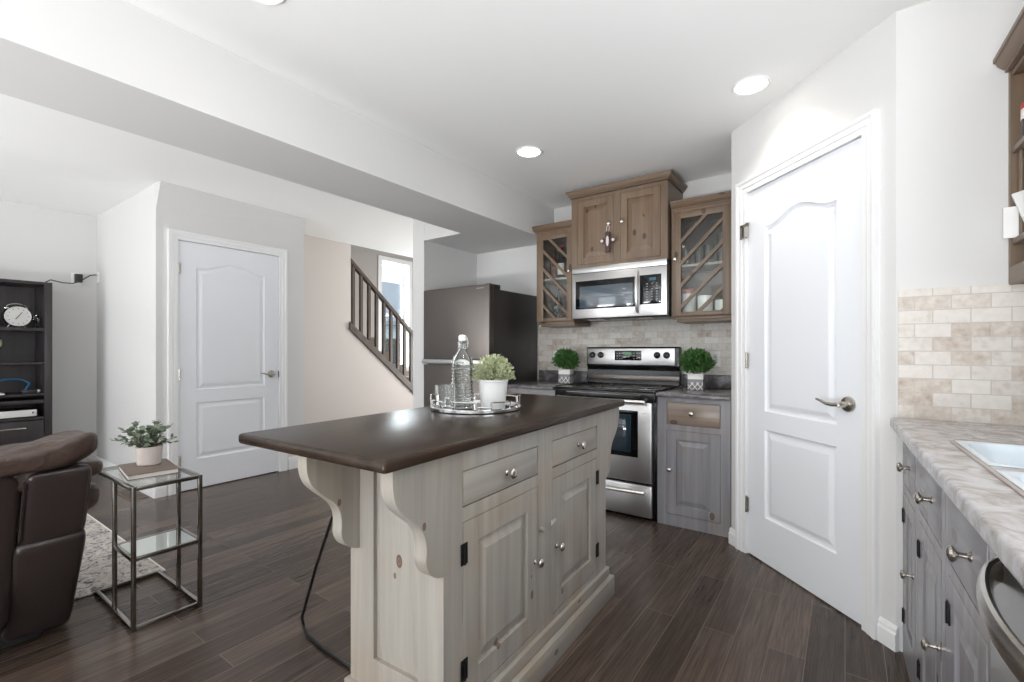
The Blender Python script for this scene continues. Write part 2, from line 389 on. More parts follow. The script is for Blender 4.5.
M['chrome'] = plain('polished_chrome', (222, 222, 222), 0.06, metal=1.0)
M['ss'] = steel('stainless_steel', (204, 203, 203), 0.34, 'x')
M['ss_v'] = steel('stainless_upright', (214, 212, 210), 0.28, 'x')
M['ss_dark'] = steel('black_stainless', (116, 110, 106), 0.36, 'z')
M['fr_side'] = plain('charcoal_appliance_side', (50, 47, 46), 0.34, spec=0.5)
M['black'] = plain('black_enamel', (14, 14, 15), 0.22)
M['blackglass'] = plain('black_glass', (8, 9, 11), 0.05, spec=0.6)
M['mwglass'] = plain('grey_reflection_glass', (74, 86, 96), 0.05, spec=0.9, coat=0.6)  # blue-grey base colour stands in for the room reflected in the window
M['iron'] = plain('black_iron', (22, 22, 24), 0.45, metal=0.6)
M['rod'] = plain('dark_steel_rod', (74, 74, 76), 0.3, metal=1.0)
M['lcd'] = plain('blue_display', (10, 20, 26), 0.1, emit=(90, 150, 170), estr=0.3)
M['lcdg'] = plain('green_display', (6, 20, 8), 0.1, emit=(70, 190, 70), estr=0.22)
M['mark'] = plain('pale_print', (168, 168, 170), 0.5)
M['glass'] = clear('clear_glass', (0.97, 0.99, 0.98))
M['pane'] = pane_mat('thin_glass_pane')
M['mirror'] = plain('mirrored_shelf', (205, 210, 205), 0.04, metal=1.0)
M['tframe'] = plain('antique_silver_frame', (150, 145, 139), 0.17, metal=1.0, var=0.2, vscale=40)
M['potw'] = plain('white_ceramic', (235, 235, 233), 0.35)
M['sinkw'] = plain('cool_white_enamel', (204, 213, 220), 0.15)
M['potc'] = plain('pinkish_concrete', (214, 202, 196), 0.7, var=0.06, vscale=40, bump=0.2)
M['leaf_g'] = plain('boxwood_leaf', (64, 104, 48), 0.4, var=0.75, vscale=60)
M['leaf_s'] = plain('sage_leaf', (172, 178, 142), 0.6, var=0.6, vscale=160)
M['leaf_p'] = plain('eucalyptus_leaf', (112, 124, 104), 0.6, var=0.55, vscale=25)
M['stem'] = plain('plant_stem', (84, 74, 48), 0.7)
M['soil'] = plain('dark_soil', (48, 38, 30), 0.95, bump=0.5, bscale=120)
M['paper'] = plain('page_paper', (232, 226, 218), 0.8)
M['cover'] = plain('taupe_book_cover', (112, 100, 92), 0.65)
M['leather'] = plain('dark_brown_leather', (47, 39, 38), 0.34, bump=0.35, bscale=90, var=0.15, vscale=6)
M['leather_soft'] = plain('creased_brown_leather', (66, 52, 46), 0.36, bump=0.8, bscale=15, var=0.2, vscale=6, bdist=0.02)
M['thread'] = plain('pale_stitching', (150, 138, 130), 0.7)
M['rail'] = wood('dark_taupe_stain', (70, 60, 54), (98, 86, 78), (50, 42, 38), 'z', 0.4, knots=False)
M['espresso'] = wood('espresso_veneer', (34, 30, 33), (56, 50, 52), (30, 28, 28), 'z', 0.38, knots=False)
M['plastic_w'] = plain('white_plastic', (238, 238, 236), 0.4)
M['plastic_k'] = plain('dark_plastic', (40, 40, 42), 0.45)
M['plastic_g'] = plain('light_grey_plastic', (206, 205, 202), 0.4)
M['blue'] = plain('blue_cable_jacket', (30, 96, 138), 0.4)
M['red'] = plain('red_label', (176, 44, 36), 0.5)
M['wine'] = plain('dark_bottle_glass', (20, 18, 16), 0.08, spec=0.7)
M['amber'] = plain('amber_liquor_glass', (92, 46, 20), 0.08, spec=0.7)
M['emit'] = plain('lamp_lens', (255, 252, 244), 0.4, emit=(255, 249, 238), estr=9.0)
M['vent'] = plain('brown_floor_register', (128, 108, 92), 0.5, metal=0.3)
M['stair'] = plain('stair_carpet', (176, 166, 154), 0.9, bump=0.3)
M['siding'] = plain('pale_house_siding', (196, 206, 214), 0.7)
M['roof'] = plain('grey_roof_shingle', (136, 142, 152), 0.8, var=0.25)
M['grass'] = plain('lawn', (120, 126, 104), 0.9)
M['purple'] = plain('pewter_enamel', (92, 74, 78), 0.3, metal=0.7)
M['pearl'] = plain('pearl_bead', (226, 214, 212), 0.2)
def rug_mat():
    m, nt, p = newmat('distressed_rug'); N = nt.nodes; L = nt.links
    tc = N.new('ShaderNodeTexCoord')
    n = N.new('ShaderNodeTexNoise'); n.inputs['Scale'].default_value = 22; n.inputs['Detail'].default_value = 7; n.inputs['Distortion'].default_value = 1.5; n.inputs['Roughness'].default_value = 0.7
    L.new(tc.outputs['Object'], n.inputs['Vector'])
    cr = N.new('ShaderNodeValToRGB'); e = cr.color_ramp.elements
    e[0].position = 0.40; e[0].color = s2l((84, 80, 86)); e[1].position = 0.62; e[1].color = s2l((204, 200, 195))
    x = e.new(0.46); x.color = s2l((172, 168, 166)); x = e.new(0.53); x.color = s2l((196, 188, 178))
    L.new(n.outputs['Fac'], cr.inputs['Fac']); L.new(cr.outputs['Color'], p.inputs['Base Color']); p.inputs['Roughness'].default_value = 0.95
    n2 = N.new('ShaderNodeTexNoise'); n2.inputs['Scale'].default_value = 500; L.new(tc.outputs['Object'], n2.inputs['Vector'])
    b = N.new('ShaderNodeBump'); b.inputs['Strength'].default_value = 0.5; b.inputs['Distance'].default_value = 0.003; L.new(n2.outputs['Fac'], b.inputs['Height']); L.new(b.outputs['Normal'], p.inputs['Normal'])
    return m
M['rug'] = rug_mat()
def lattice_mat():
    """white glazed pot: grey band in the middle, white diamond lattice on grey below"""
    m, nt, p = newmat('grey_lattice_glaze'); N = nt.nodes; L = nt.links
    tc = N.new('ShaderNodeTexCoord'); sp = N.new('ShaderNodeSeparateXYZ'); L.new(tc.outputs['Object'], sp.inputs[0])
    def mt(op, a, b=None):
        n = N.new('ShaderNodeMath'); n.operation = op
        for i, v in enumerate((a, b)):
            if v is None: continue
            if isinstance(v, (int, float)): n.inputs[i].default_value = v
            else: L.new(v, n.inputs[i])
        return n.outputs[0]
    h = mt('ADD', sp.outputs[0], sp.outputs[1]); lines = []
    for sg in (0.8, -0.8):
        f = mt('PINGPONG', mt('ADD', h, mt('MULTIPLY', sp.outputs[2], sg)), 0.018)
        lines.append(mt('LESS_THAN', f, 0.0042))
    lat = mt('MULTIPLY', mt('MAXIMUM', lines[0], lines[1]), mt('LESS_THAN', sp.outputs[2], 0.054))
    white = mt('MAXIMUM', lat, mt('GREATER_THAN', sp.outputs[2], 0.076))
    mx = N.new('ShaderNodeMix'); mx.data_type = 'RGBA'; mx.inputs[6].default_value = s2l((128, 126, 132)); mx.inputs[7].default_value = s2l((226, 224, 220))
    L.new(white, mx.inputs[0]); L.new(mx.outputs[2], p.inputs['Base Color']); p.inputs['Roughness'].default_value = 0.4
    return m
M['lattice'] = lattice_mat()

# ------------------------------------------------------------------ room shell
ZC = 2.44
def wall(name, p0, p1, z0, z1, th, holes=(), mat=None, side=1):
    """vertical wall from p0 to p1; the room face is the line itself, thickness goes to the left (side=1) or right"""
    dx, dy = p1[0]-p0[0], p1[1]-p0[1]; Ln = math.hypot(dx, dy); a = math.atan2(dy, dx)
    m = MB(); ya, yb = (0, th) if side > 0 else (-th, 0); s = 0.0
    for (a0, a1, b0, b1) in sorted(holes):
        if a0 > s: m.box(s, a0, ya, yb, z0, z1)
        if b0 > z0: m.box(a0, a1, ya, yb, z0, b0)
        if b1 < z1: m.box(a0, a1, ya, yb, b1, z1)
        s = a1
    if s < Ln: m.box(s, Ln, ya, yb, z0, z1)
    return struct(m.build(name, mat or M['wall'], loc=(p0[0], p0[1], 0), rotz=a, smooth=False))

m = MB(); m.box(-6.1, 0.95, -3.25, 6.1, -0.06, 0.0)
struct(m.build('floor', M['floor'], smooth=False))
m = MB(); m.box(-4.93, 0.95, -3.25, 6.1, ZC, ZC+0.1); m.box(-6.0, -4.93, -3.25, 2.6, ZC, ZC+0.1)
struct(m.build('ceiling', M['ceil'], smooth=False))
m = MB(); m.box(-6.1, -4.83, 2.5, 6.1, 3.7, 3.8)
struct(m.build('ceiling_stairwell', M['ceil'], smooth=False))
# dropped beam between kitchen and living room, running on over the refrigerator
ZB = 2.135
m = MB()
m.prism([(-2.645, -3.1), (-2.17, -3.1), (-2.17, 3.698), (-3.088, 3.698), (-3.088, 2.96), (-2.645, 2.96)], 'Z', ZB, ZC-0.001)
struct(m.build('wall_bulkhead', M['wall'], smooth=False))
wall('wall_back', (-3.235, 3.70), (-0.5, 3.70), 0, ZC, 0.1)
m = MB(); m.box(-3.235, -3.09, 2.96, 6.0, 0, ZC-0.001)
struct(m.build('wall_refrigerator_side', M['wall'], smooth=False))
wall('wall_pantry_side', (-0.549, 3.699), (-0.549, 3.011), 0, ZC, 0.1, side=1)
PW0, PW1 = (-0.549, 3.011), (0.159, 2.303)
PL = math.hypot(PW1[0]-PW0[0], PW1[1]-PW0[1])
DS0 = 0.1432                                      # door slab start along the diagonal wall
wall('wall_pantry', PW0, PW1, 0, ZC, 0.1, holes=[(DS0-0.004, DS0+0.722, 0, 2.036)])
wall('wall_sink_end', (0.159, 2.303), (0.80, 2.303), 0, ZC, 0.1)
wall('wall_right', (0.80, 2.303), (0.80, -3.1), 0, ZC, 0.12, holes=[(1.05, 2.05, 1.1, 2.14)])
wall('wall_rear', (0.80, -3.1), (-5.9, -3.1), 0, ZC, 0.12, holes=[(0.4, 2.7, 0.02, 2.1), (3.9, 6.1, 0.6, 2.1)])
wall('wall_living', (-5.9, -3.1), (-5.9, 1.335), 0, ZC, 0.12)
wall('wall_living_end', (-5.9, 1.334), (-4.3485, 1.334), 0, ZC, 0.1)
CW = 1.484                                        # closet door slab start (world y)
wall('wall_closet', (-4.348, 1.3345), (-4.348, 2.55), 0, ZC, 0.1, holes=[(CW-0.004-1.3345, CW+0.82-1.3345, 0, 2.036)])
wall('wall_closet_side', (-4.449, 2.549), (-4.93, 2.549), 0, ZC, 0.1)
# sloping bulkhead over the closet wall
m = MB()
A = [(-4.347, 1.335, 2.245), (-4.25, 1.335, ZC-0.001), (-4.347, 1.335, ZC-0.001)]
B = [(-4.347, 2.55, 2.36), (-4.315, 2.55, ZC-0.001), (-4.347, 2.55, ZC-0.001)]
va = [m.bm.verts.new(p) for p in A]; vb = [m.bm.verts.new(p) for p in B]
m.bm.faces.new(va[::-1]); m.bm.faces.new(vb)
for i in range(3): m.bm.faces.new((va[i], va[(i+1) % 3], vb[(i+1) % 3], vb[i]))
struct(m.build('wall_closet_slope', M['wall'], smooth=False))
# wall under the stairs with its sloping top edge
def z_rail(y): return 1.485 + (y-3.5)*(-0.82)      # top of stringer
m = MB()
m.prism([(2.55, 0), (6.0, 0), (6.0, max(0.02, z_rail(6.0)-0.12)), (5.2, z_rail(5.2)-0.12), (3.5, z_rail(3.5)-0.11), (3.5, ZC-0.001), (2.55, ZC-0.001)], 'X', -5.03, -4.93)
struct(m.build('wall_stair_side', M['wall_warm_lit'], smooth=False))
m = MB(); m.box(-5.03, -4.93, 2.55, 6.0, ZC+0.1, 3.7); m.box(-5.9, -5.03, 2.5, 2.6, ZC+0.1, 3.7)
struct(m.build('wall_stair_upper', M['wall'], smooth=False))
wall('wall_stair_far', (-5.9, 1.45), (-5.9, 6.0), 0, 3.7, 0.16, holes=[(4.74-1.45, 5.30-1.45, 0.87, 2.55)], mat=M['wall_taupe'])
wall('wall_hall_end', (-5.9, 6.0), (-3.09, 6.0), 0, 3.7, 0.1)
# backsplash tiling
def splash(name, p0, ln, a, z0, z1, edge):
    m = MB(); m.box(0, ln, -0.009, -0.0005, z0, z1, mi=0)
    o = struct(m.build(name, [M['tile']], loc=(p0[0], p0[1], 0), rotz=a, smooth=False)); return o
splash('trim_1', (-2.33, 3.70), 1.775, 0, 0.965, 1.40, 0)
splash('trim_2', (0.165, 2.303), 0.63, 0, 0.888, 1.375, 0)

# baseboards and casings
BP = [(0, 0), (0.016, 0), (0.016, 0.062), (0.011, 0.070), (0.011, 0.082), (0.006, 0.092), (0, 0.094)]
def baseboard(name, p0, p1, h=1.0):
    dx, dy = p1[0]-p0[0], p1[1]-p0[1]; Ln = math.hypot(dx, dy); a = math.atan2(dy, dx)
    m = MB(); m.prism([(-x, z*h) for x, z in BP], 'X', 0, Ln)
    return struct(m.build(name, M['trim'], loc=(p0[0], p0[1], 0), rotz=a, smooth=False))
def along(t): return (PW0[0]+t*0.70711, PW0[1]-t*0.70711)
baseboard('baseboard_pantry_left', along(-0.004), along(0.06))
baseboard('baseboard_pantry_right', along(0.938), along(PL+0.01))
baseboard('baseboard_closet_left', (-4.348, 1.325), (-4.348, 1.40), 1.25)
baseboard('baseboard_closet_right', (-4.348, 2.39), (-4.348, 2.55), 1.25)
baseboard('baseboard_living_end', (-5.9, 1.335), (-4.34, 1.335), 1.25)
baseboard('baseboard_living', (-5.9, -3.1), (-5.9, 1.335), 1.25)
baseboard('baseboard_stair', (-4.93, 2.55), (-4.93, 5.9), 1.25)

def casing(parent, x0, x1, h, wd=0.07):
    """mitred casing around an opening in local x/z, front towards -y"""
    prof = [(0.0, 0.0), (0.0, -0.011), (0.022, -0.013), (0.028, -0.017), (0.048, -0.019), (0.056, -0.024), (wd, -0.024), (wd, 0.0)]
    m = MB(); rows = []
    for o, d in prof:
        rows.append([m.bm.verts.new(p) for p in ((x0-o, d, 0), (x0-o, d, h+o), (x1+o, d, h+o), (x1+o, d, 0))])
    for a, b in zip(rows, rows[1:]):
        for k in range(3): m.bm.faces.new((a[k], a[k+1], b[k+1], b[k]))
    for k in range(3): m.bm.faces.new((rows[0][k], rows[-1][k], rows[-1][k+1], rows[0][k+1]))
    # jamb lining
    m.box(x0-0.004, x0, 0, 0.1, 0, h+0.004); m.box(x1, x1+0.004, 0, 0.1, 0, h+0.004); m.box(x0, x1, 0, 0.1, h, h+0.004)
    # stop
    m.box(x0, x0+0.012, 0.055, 0.09, 0, h); m.box(x1-0.012, x1, 0.055, 0.09, 0, h); m.box(x0, x1, 0.055, 0.09, h-0.012, h)
    return m.build('door_casing', M['trim'], parent, ang=25)

def panel_door(parent, W, H, yf, panels):
    """moulded two panel slab: front face at y=yf, panels: (x0,x1,z0,z1,rise)"""
    m = MB(); bm = m.bm; T = 0.035
    def outline(x0, x1, z0, z1, rise, n=28):
        pts = [(x0, z0), (x1, z0)]
        if rise == 0: pts += [(x1, z1), (x0, z1)]
        else:
            for i in range(n+1):
                t = i/n; x = x1+(x0-x1)*t
                u = abs(2*t-1)
                pts.append((x, z1 + rise*(0.5+0.5*math.cos(PI*min(1, u*1.12)))))
        return pts
    def inset(pts, d):
        n = len(pts); out = []
        for i in range(n):
            a, b, c = Vector(pts[i-1]), Vector(pts[i]), Vector(pts[(i+1) % n])
            e1 = (b-a).normalized(); e2 = (c-b).normalized()
            n1 = Vector((-e1.y, e1.x)); n2 = Vector((-e2.y, e2.x)); q = (n1+n2)
            q = q/ max(0.2, (1+n1.dot(n2)))
            out.append((b.x+q.x*d, b.y+q.y*d))
        return out
    # frame as strips around the panels
    x0 = panels[0][0]; x1 = panels[0][1]
    def q(a, b, c, d): m.quad([(p[0], yf, p[1]) for p in (a, b, c, d)])
    q((0, 0), (x0, 0), (x0, H), (0, H)); q((x1, 0), (W, 0), (W, H), (x1, H))
    ps = sorted(panels, key=lambda p: p[2]); zc = 0
    for (a0, a1, z0, z1, rise) in ps:
        q((x0, zc), (x1, zc), (x1, z0), (x0, z0)); zc = z1
        top = outline(a0, a1, z0, z1, rise)
    # last rail follows the arch
    arch = top[2:] if len(top) > 4 else top[2:]
    if ps[-1][4] != 0:
        for a, b in zip(arch, arch[1:]): q((a[0], a[1]), (b[0], b[1]), (b[0], H), (a[0], H))
    else: q((x0, zc), (x1, zc), (x1, H), (x0, H))
    for (a0, a1, z0, z1, rise) in ps:
        base = outline(a0, a1, z0, z1, rise); prev = None
        for d, dep in ((0, 0), (0.006, 0.009), (0.014, 0.011), (0.024, 0.010), (0.042, 0.003), (0.048, 0.002)):
            pts = inset(base, d); ring = [bm.verts.new((p[0], yf+dep, p[1])) for p in pts]
            if prev:
                n = len(ring)
                for i in range(n): bm.faces.new((prev[i], prev[(i+1) % n], ring[(i+1) % n], ring[i]))
            prev = ring
        bm.faces.new(prev)
    # sides and back
    for a, b in (((0,0),(0,H)), ((0,H),(W,H)), ((W,H),(W,0)), ((W,0),(0,0))):
        m.quad([(a[0], yf, a[1]), (b[0], yf, b[1]), (b[0], yf+T, b[1]), (a[0], yf+T, a[1])])
    m.quad([(0, yf+T, 0), (W, yf+T, 0), (W, yf+T, H), (0, yf+T, H)])
    return m.build('door_slab', M['door'], parent, smooth=False)
def lever(parent, x, z, y, dirx):
    m = MB()
    m.lathe([(0, 0), (0.034, 0), (0.034, 0.004), (0.031, 0.010), (0.014, 0.014), (0.012, 0.05), (0, 0.052)], (x, y, z), '-Y', 24)
    pts = [(x, y-0.048, z), (x+dirx*0.03, y-0.052, z-0.004), (x+dirx*0.06, y-0.054, z-0.002), (x+dirx*0.09, y-0.054, z+0.008), (x+dirx*0.118, y-0.050, z+0.013)]
    m.tube(pts, [0.011, 0.0095, 0.008, 0.0065, 0.005], 10)
    return m.build('lever_handle', M['nickel'], parent)
def door_hinge(parent, x, z, y):
    m = MB(); m.lathe([(0, -0.045), (0.006, -0.045), (0.006, 0.045), (0, 0.045)], (x, y-0.006, z), 'Z', 10)
    m.box(x-0.014, x+0.014, y-0.004, y-0.001, z-0.04, z+0.04)
    return m.build('hinge', M['nickel'], parent)
def make_door(name, loc, rotz, W, H, panels, label, hinge_right, hinge_z, strike_x):
    t = bpy.data.objects.new(name, None); COL.objects.link(t); t.location = loc; t.rotation_euler = (0, 0, rotz); t['kind'] = 'structure'
    casing(t, -0.004, W+0.004, H+0.012)
    s = panel_door(t, W, H, 0.004, panels); s.location = (0, 0, 0.008)
    return t
d1 = make_door('door_1', (-4.348, CW, 0), rad(90), 0.812, 2.02,
               [(0.128, 0.684, 0.24, 0.705, 0), (0.128, 0.684, 0.812, 1.815, 0.06)], '', 0, 0, 0)
lever(d1, 0.745, 0.925, 0.004, -1)
for zz in (1.80, 0.95, 0.25): door_hinge(d1, 0.0, zz, 0.0)
m = MB(); m.box(0.810, 0.817, -0.002, 0.02, 0.89, 0.95); m.build('strike_plate', M['iron'], d1)
d2 = make_door('door_2', along(DS0)+(0,), rad(-45), 0.718, 2.02,
               [(0.134, 0.586, 0.24, 0.713, 0), (0.134, 0.586, 0.81, 1.80, 0.055)], '', 0, 0, 0)
lever(d2, 0.648, 0.915, 0.004, -1)
for zz in (1.82, 1.09, 0.28): door_hinge(d2, 0.0, zz, 0.0)
m = MB(); m.box(0.715, 0.723, -0.002, 0.02, 0.87, 0.94); m.build('strike_plate', M['iron'], d2)
# swing guard at the top of the pantry door
m = MB(); m.box(-0.02, 0.055, -0.032, -0.026, 1.835, 1.85); m.box(-0.02, 0.0, -0.032, -0.02, 1.77, 1.85); m.box(0.005, 0.014, -0.03, -0.004, 1.78, 1.84)
m.build('door_latch', M['nickel'], d2)

# windows: stairwell (seen), rear and sink side (out of the frame, they let the light in)
def window(name, loc, rotz, W, z0, z1, depth, bars=(), hbars=(), trim=0.07):
    t = bpy.data.objects.new(name, None); COL.objects.link(t); t.location = loc; t.rotation_euler = (0, 0, rotz); t['kind'] = 'structure'
    m = MB(); f = 0.04
    y0, y1 = depth-0.06, depth-0.01
    m.box(0, f, y0, y1, z0, z1); m.box(W-f, W, y0, y1, z0, z1); m.box(f, W-f, y0, y1, z0, z0+f); m.box(f, W-f, y0, y1, z1-f, z1)
    for b in bars: m.box(b-0.018, b+0.018, y0, y1, z0+f, z1-f)
    for b in hbars: m.box(f, W-f, y0, y1, b-0.018, b+0.018)
    m.build('window_frame', M['trim'], t, smooth=False)
    m = MB(); m.box(-trim, 0, -0.018, 0.0, z0-trim, z1+trim); m.box(W, W+trim, -0.018, 0, z0-trim, z1+trim)
    m.box(0, W, -0.018, 0, z1, z1+trim); m.box(0, W, -0.03, 0, z0-trim, z0)
    m.box(0, 0.004, 0, depth, z0, z1); m.box(W-0.004, W, 0, depth, z0, z1); m.box(0, W, 0, depth, z1-0.004, z1); m.box(0, W, 0, depth, z0, z0+0.004)
    m.build('window_casing', M['trim'], t, smooth=False)
    m = MB(); m.box(f, W-f, depth-0.04, depth-0.036, z0+f, z1-f); m.build('window_pane', M['pane'], t, smooth=False)
    return t
window('window_1', (-5.9, 4.74, 0), rad(90), 0.56, 0.87, 2.55, 0.16, hbars=(1.72,))
window('window_2', (0.40, -3.1, 0), rad(180), 2.3, 0.02, 2.1, 0.12, bars=(0.78, 1.52))
window('window_3', (-3.1, -3.1, 0), rad(180), 2.2, 0.6, 2.1, 0.12, bars=(0.73, 1.47))
window('window_4', (0.80, 1.253, 0), rad(-90), 1.0, 1.1, 2.14, 0.12, bars=(0.5,))

# stairs behind the railing
m = MB()
for k in range(8):
    y1 = 5.6 - k*0.235; zt = 0.02 + 0.185*k
    if zt > 0: m.box(-5.895, -5.035, y1-0.27, y1, max(0.0, zt-0.19), zt)
struct(m.build('stair_steps', M['stair'], smooth=False))

# ------------------------------------------------------------------ ceiling lights
pots = [((-0.373, 2.528), 'round recessed ceiling light nearest the white pantry door'),
        ((-1.675, 2.534), 'round recessed ceiling light above the far end of the kitchen island'),
        ((-1.69, 0.822), 'round recessed ceiling light beside the ceiling beam at the top edge of the view')]
pot0 = thing('recessed_light', pots[0][1], 'ceiling light', pots[0][0]+(ZC,), 0, 'recessed ceiling lights')
m = MB(); m.lathe([(0.072, -0.001), (0.085, -0.001), (0.088, -0.005), (0.084, -0.009), (0.072, -0.006)], (0,0,0), 'Z', 32)
m.build('trim_ring', M['trim'], pot0)
m = MB(); m.lathe([(0, -0.004), (0.072, -0.004)], (0,0,0), 'Z', 32); m.build('lens', M['emit'], pot0, smooth=False)
for (xy, lb) in pots[1:]: copy_tree(pot0, xy+(ZC,), 0, lb)
for i, (xy, lb) in enumerate(pots + [((-0.4, 0.9), ''), ((-0.9, -1.2), '')]):
    d = bpy.data.lights.new('recessed_lamp', 'AREA'); d.shape = 'DISK'; d.size = 0.14; d.energy = 1.8; d.spread = rad(120); d.color = (1.0, 0.95, 0.88)
    o = bpy.data.objects.new('recessed_lamp', d); o.location = (xy[0], xy[1], ZC-0.02); COL.objects.link(o)

# ------------------------------------------------------------------ cabinet helpers (front towards local -y)
def knob(parent, x, y, z, r=0.016, L=0.03, mat=None):
    m = MB()
    m.lathe([(0, 0), (r*0.62, 0), (r*0.62, 0.002), (r*0.36, 0.006), (r*0.34, L*0.5), (r*0.62, L*0.6), (r*0.98, L*0.72), (r, L*0.82), (r*0.8, L*0.95), (r*0.4, L*1.02), (0, L*1.04)], (x, y, z), '-Y', 20)
    return m.build('knob', mat or M['nickel'], parent)
def raised_door(name, parent, x0, x1, z0, z1, yf, matv, st=0.058, t=0.02):
    """frame and raised panel; front face at y=yf"""
    m = MB(); b = 0.0015
    m.box(x0, x0+st, yf, yf+t, z0, z1, b); m.box(x1-st, x1, yf, yf+t, z0, z1, b)
    m.box(x0+st, x1-st, yf, yf+t, z0, z0+st, b); m.box(x0+st, x1-st, yf, yf+t, z1-st, z1, b)
    a0, a1, c0, c1 = x0+st, x1-st, z0+st, z1-st
    rings = []
    for d, y in ((0, yf+0.012), (0.006, yf+0.012), (0.036, yf+0.003), (0.038, yf+0.002)):
        rings.append([m.bm.verts.new(p) for p in ((a0+d, y, c0+d), (a1-d, y, c0+d), (a1-d, y, c1-d), (a0+d, y, c1-d))])
    for A_, B_ in zip(rings, rings[1:]):
        for k in range(4): m.bm.faces.new((A_[k], A_[(k+1) % 4], B_[(k+1) % 4], B_[k]))
    m.bm.faces.new(rings[-1])
    return m.build(name, matv, parent, ang=12)
def drawer(parent, x0, x1, z0, z1, yf, mat, t=0.02):
    m = MB(); m.box(x0, x1, yf, yf+t, z0, z1, 0.003)
    return m.build('drawer', mat, parent)
def frame_front(m, x0, x1, z0, z1, yf, t, openings):
    """face frame with rectangular openings, openings share columns: list of (xa,xb,[(za,zb),...])"""
    s = x0
    for xa, xb, zs in sorted(openings):
        m.box(s, xa, yf, yf+t, z0, z1); zc = z0
        for za, zb in sorted(zs):
            m.box(xa, xb, yf, yf+t, zc, za); zc = zb
        m.box(xa, xb, yf, yf+t, zc, z1); s = xb
    m.box(s, x1, yf, yf+t, z0, z1)
def iron_hinge(parent, x, y, z, h=0.055):
    m = MB()
    for s in (-1, 1):
        m.box(x+s*0.009-0.0055, x+s*0.009+0.0055, y-0.003, y, z-h/2, z+h/2, 0.001)
        for q in (-1, 1): m.ball((x+s*0.009, y-0.003, z+q*h*0.36), 0.0035, 0.002, 0.0035, 8, 6)
    m.box(x-0.01, x+0.01, y-0.0035, y, z-0.008, z+0.008)
    m.lathe([(0, -h/2), (0.0035, -h/2), (0.0035, h/2), (0, h/2)], (x, y-0.003, z), 'Z', 8)
    return m.build('hinge', M['iron'], parent)
CROWN = [(0, 0), (-0.012, 0.0), (-0.012, 0.012), (-0.022, 0.018), (-0.036, 0.034), (-0.044, 0.052), (-0.052, 0.054), (-0.052, 0.072), (0, 0.072)]
def crown(parent, x0, x1, yf, yb, z, mat, left=True, right=True, prof=CROWN, k=1.0):
    """mitred crown moulding round a cabinet top; prof y offsets are outward (negative = out)"""
    m = MB(); rows = []
    for o, h in prof:
        e = -o*k
        rows.append([m.bm.verts.new(p) for p in ((x0-(e if left else 0), yb, z+h*k), (x0-(e if left else 0), yf-e, z+h*k), (x1+(e if right else 0), yf-e, z+h*k), (x1+(e if right else 0), yb, z+h*k))])
    n = len(rows)
    for a, b in zip(rows, rows[1:]):
        for q in range(3): m.bm.faces.new((a[q], a[q+1], b[q+1], b[q]))
    m.bm.faces.new(rows[-1]); m.bm.faces.new(rows[0][::-1])
    return m.build('crown_moulding', mat, parent, ang=25)

# ------------------------------------------------------------------ kitchen island
IA = rad(92.2)
isl = thing('kitchen_island', 'grey stained pine kitchen island cabinet with two drawers and two doors', 'island', (-0.868, 0.89, 0), IA)
IL, ID, E0 = 1.14, 0.382, 0.012
m = MB(); t = 0.02
cols = [(0.092, 0.512, [(0.154, 0.664), (0.704, 0.807)]), (0.619, 1.040, [(0.154, 0.664), (0.704, 0.807)])]
frame_front(m, E0, IL, 0.02, 0.868, 0, t, cols)
m.box(E0+0.02, IL-0.02, t+0.012, ID-0.02, 0.02, 0.86)               # carcass behind the frame
m.box(E0, IL, ID-0.02, ID, 0.02, 0.868)
m.build('carcass', M['isl_c'], isl, smooth=False)
for k, x0, x1 in ((0, -0.0, 0.02), (1, IL-0.02, IL)):
    m = MB(); xs = (E0, E0+0.02) if k == 0 else (IL-0.02, IL)
    e = 0.0
    m.box(xs[0], xs[1], t, t+0.075, 0.02, 0.868); m.box(xs[0], xs[1], ID-0.105, ID-0.02, 0.02, 0.868)
    m.box(xs[0], xs[1], t+0.075, ID-0.105, 0.02, 0.225); m.box(xs[0], xs[1], t+0.075, ID-0.105, 0.81, 0.868)
    sgn = 1 if k == 0 else -1; xo = E0 if k == 0 else IL
    a0, a1, c0, c1 = t+0.075, ID-0.105, 0.225, 0.81
    r0 = [m.bm.verts.new((xo+sgn*0.013, y, z)) for y, z in ((a0, c0), (a1, c0), (a1, c1), (a0, c1))]
    r1 = [m.bm.verts.new((xo+sgn*0.012, y, z)) for y, z in ((a0+.006, c0+.008), (a1-.006, c0+.008), (a1-.006, c1), (a0+.006, c1))]
    r2 = [m.bm.verts.new((xo+sgn*0.005, y, z)) for y, z in ((a0+.018, c0+.05), (a1-.018, c0+.05), (a1-.018, c1), (a0+.018, c1))]
    for A_, B_ in ((r0, r1), (r1, r2)):
        for q in range(4): m.bm.faces.new((A_[q], A_[(q+1) % 4], B_[(q+1) % 4], B_[q]))
    m.bm.faces.new(r2)
    m.build('end_panel', M['isl_e'], isl, ang=12)
# stepped plinth
m = MB()
m.box(E0-0.035, IL+0.035, -0.032, ID+0.03, 0.0, 0.088, 0.004)
m.box(E0-0.016, IL+0.016, -0.014, ID+0.014, 0.088, 0.132, 0.005)
m.build('plinth', M['isl_p'], isl)
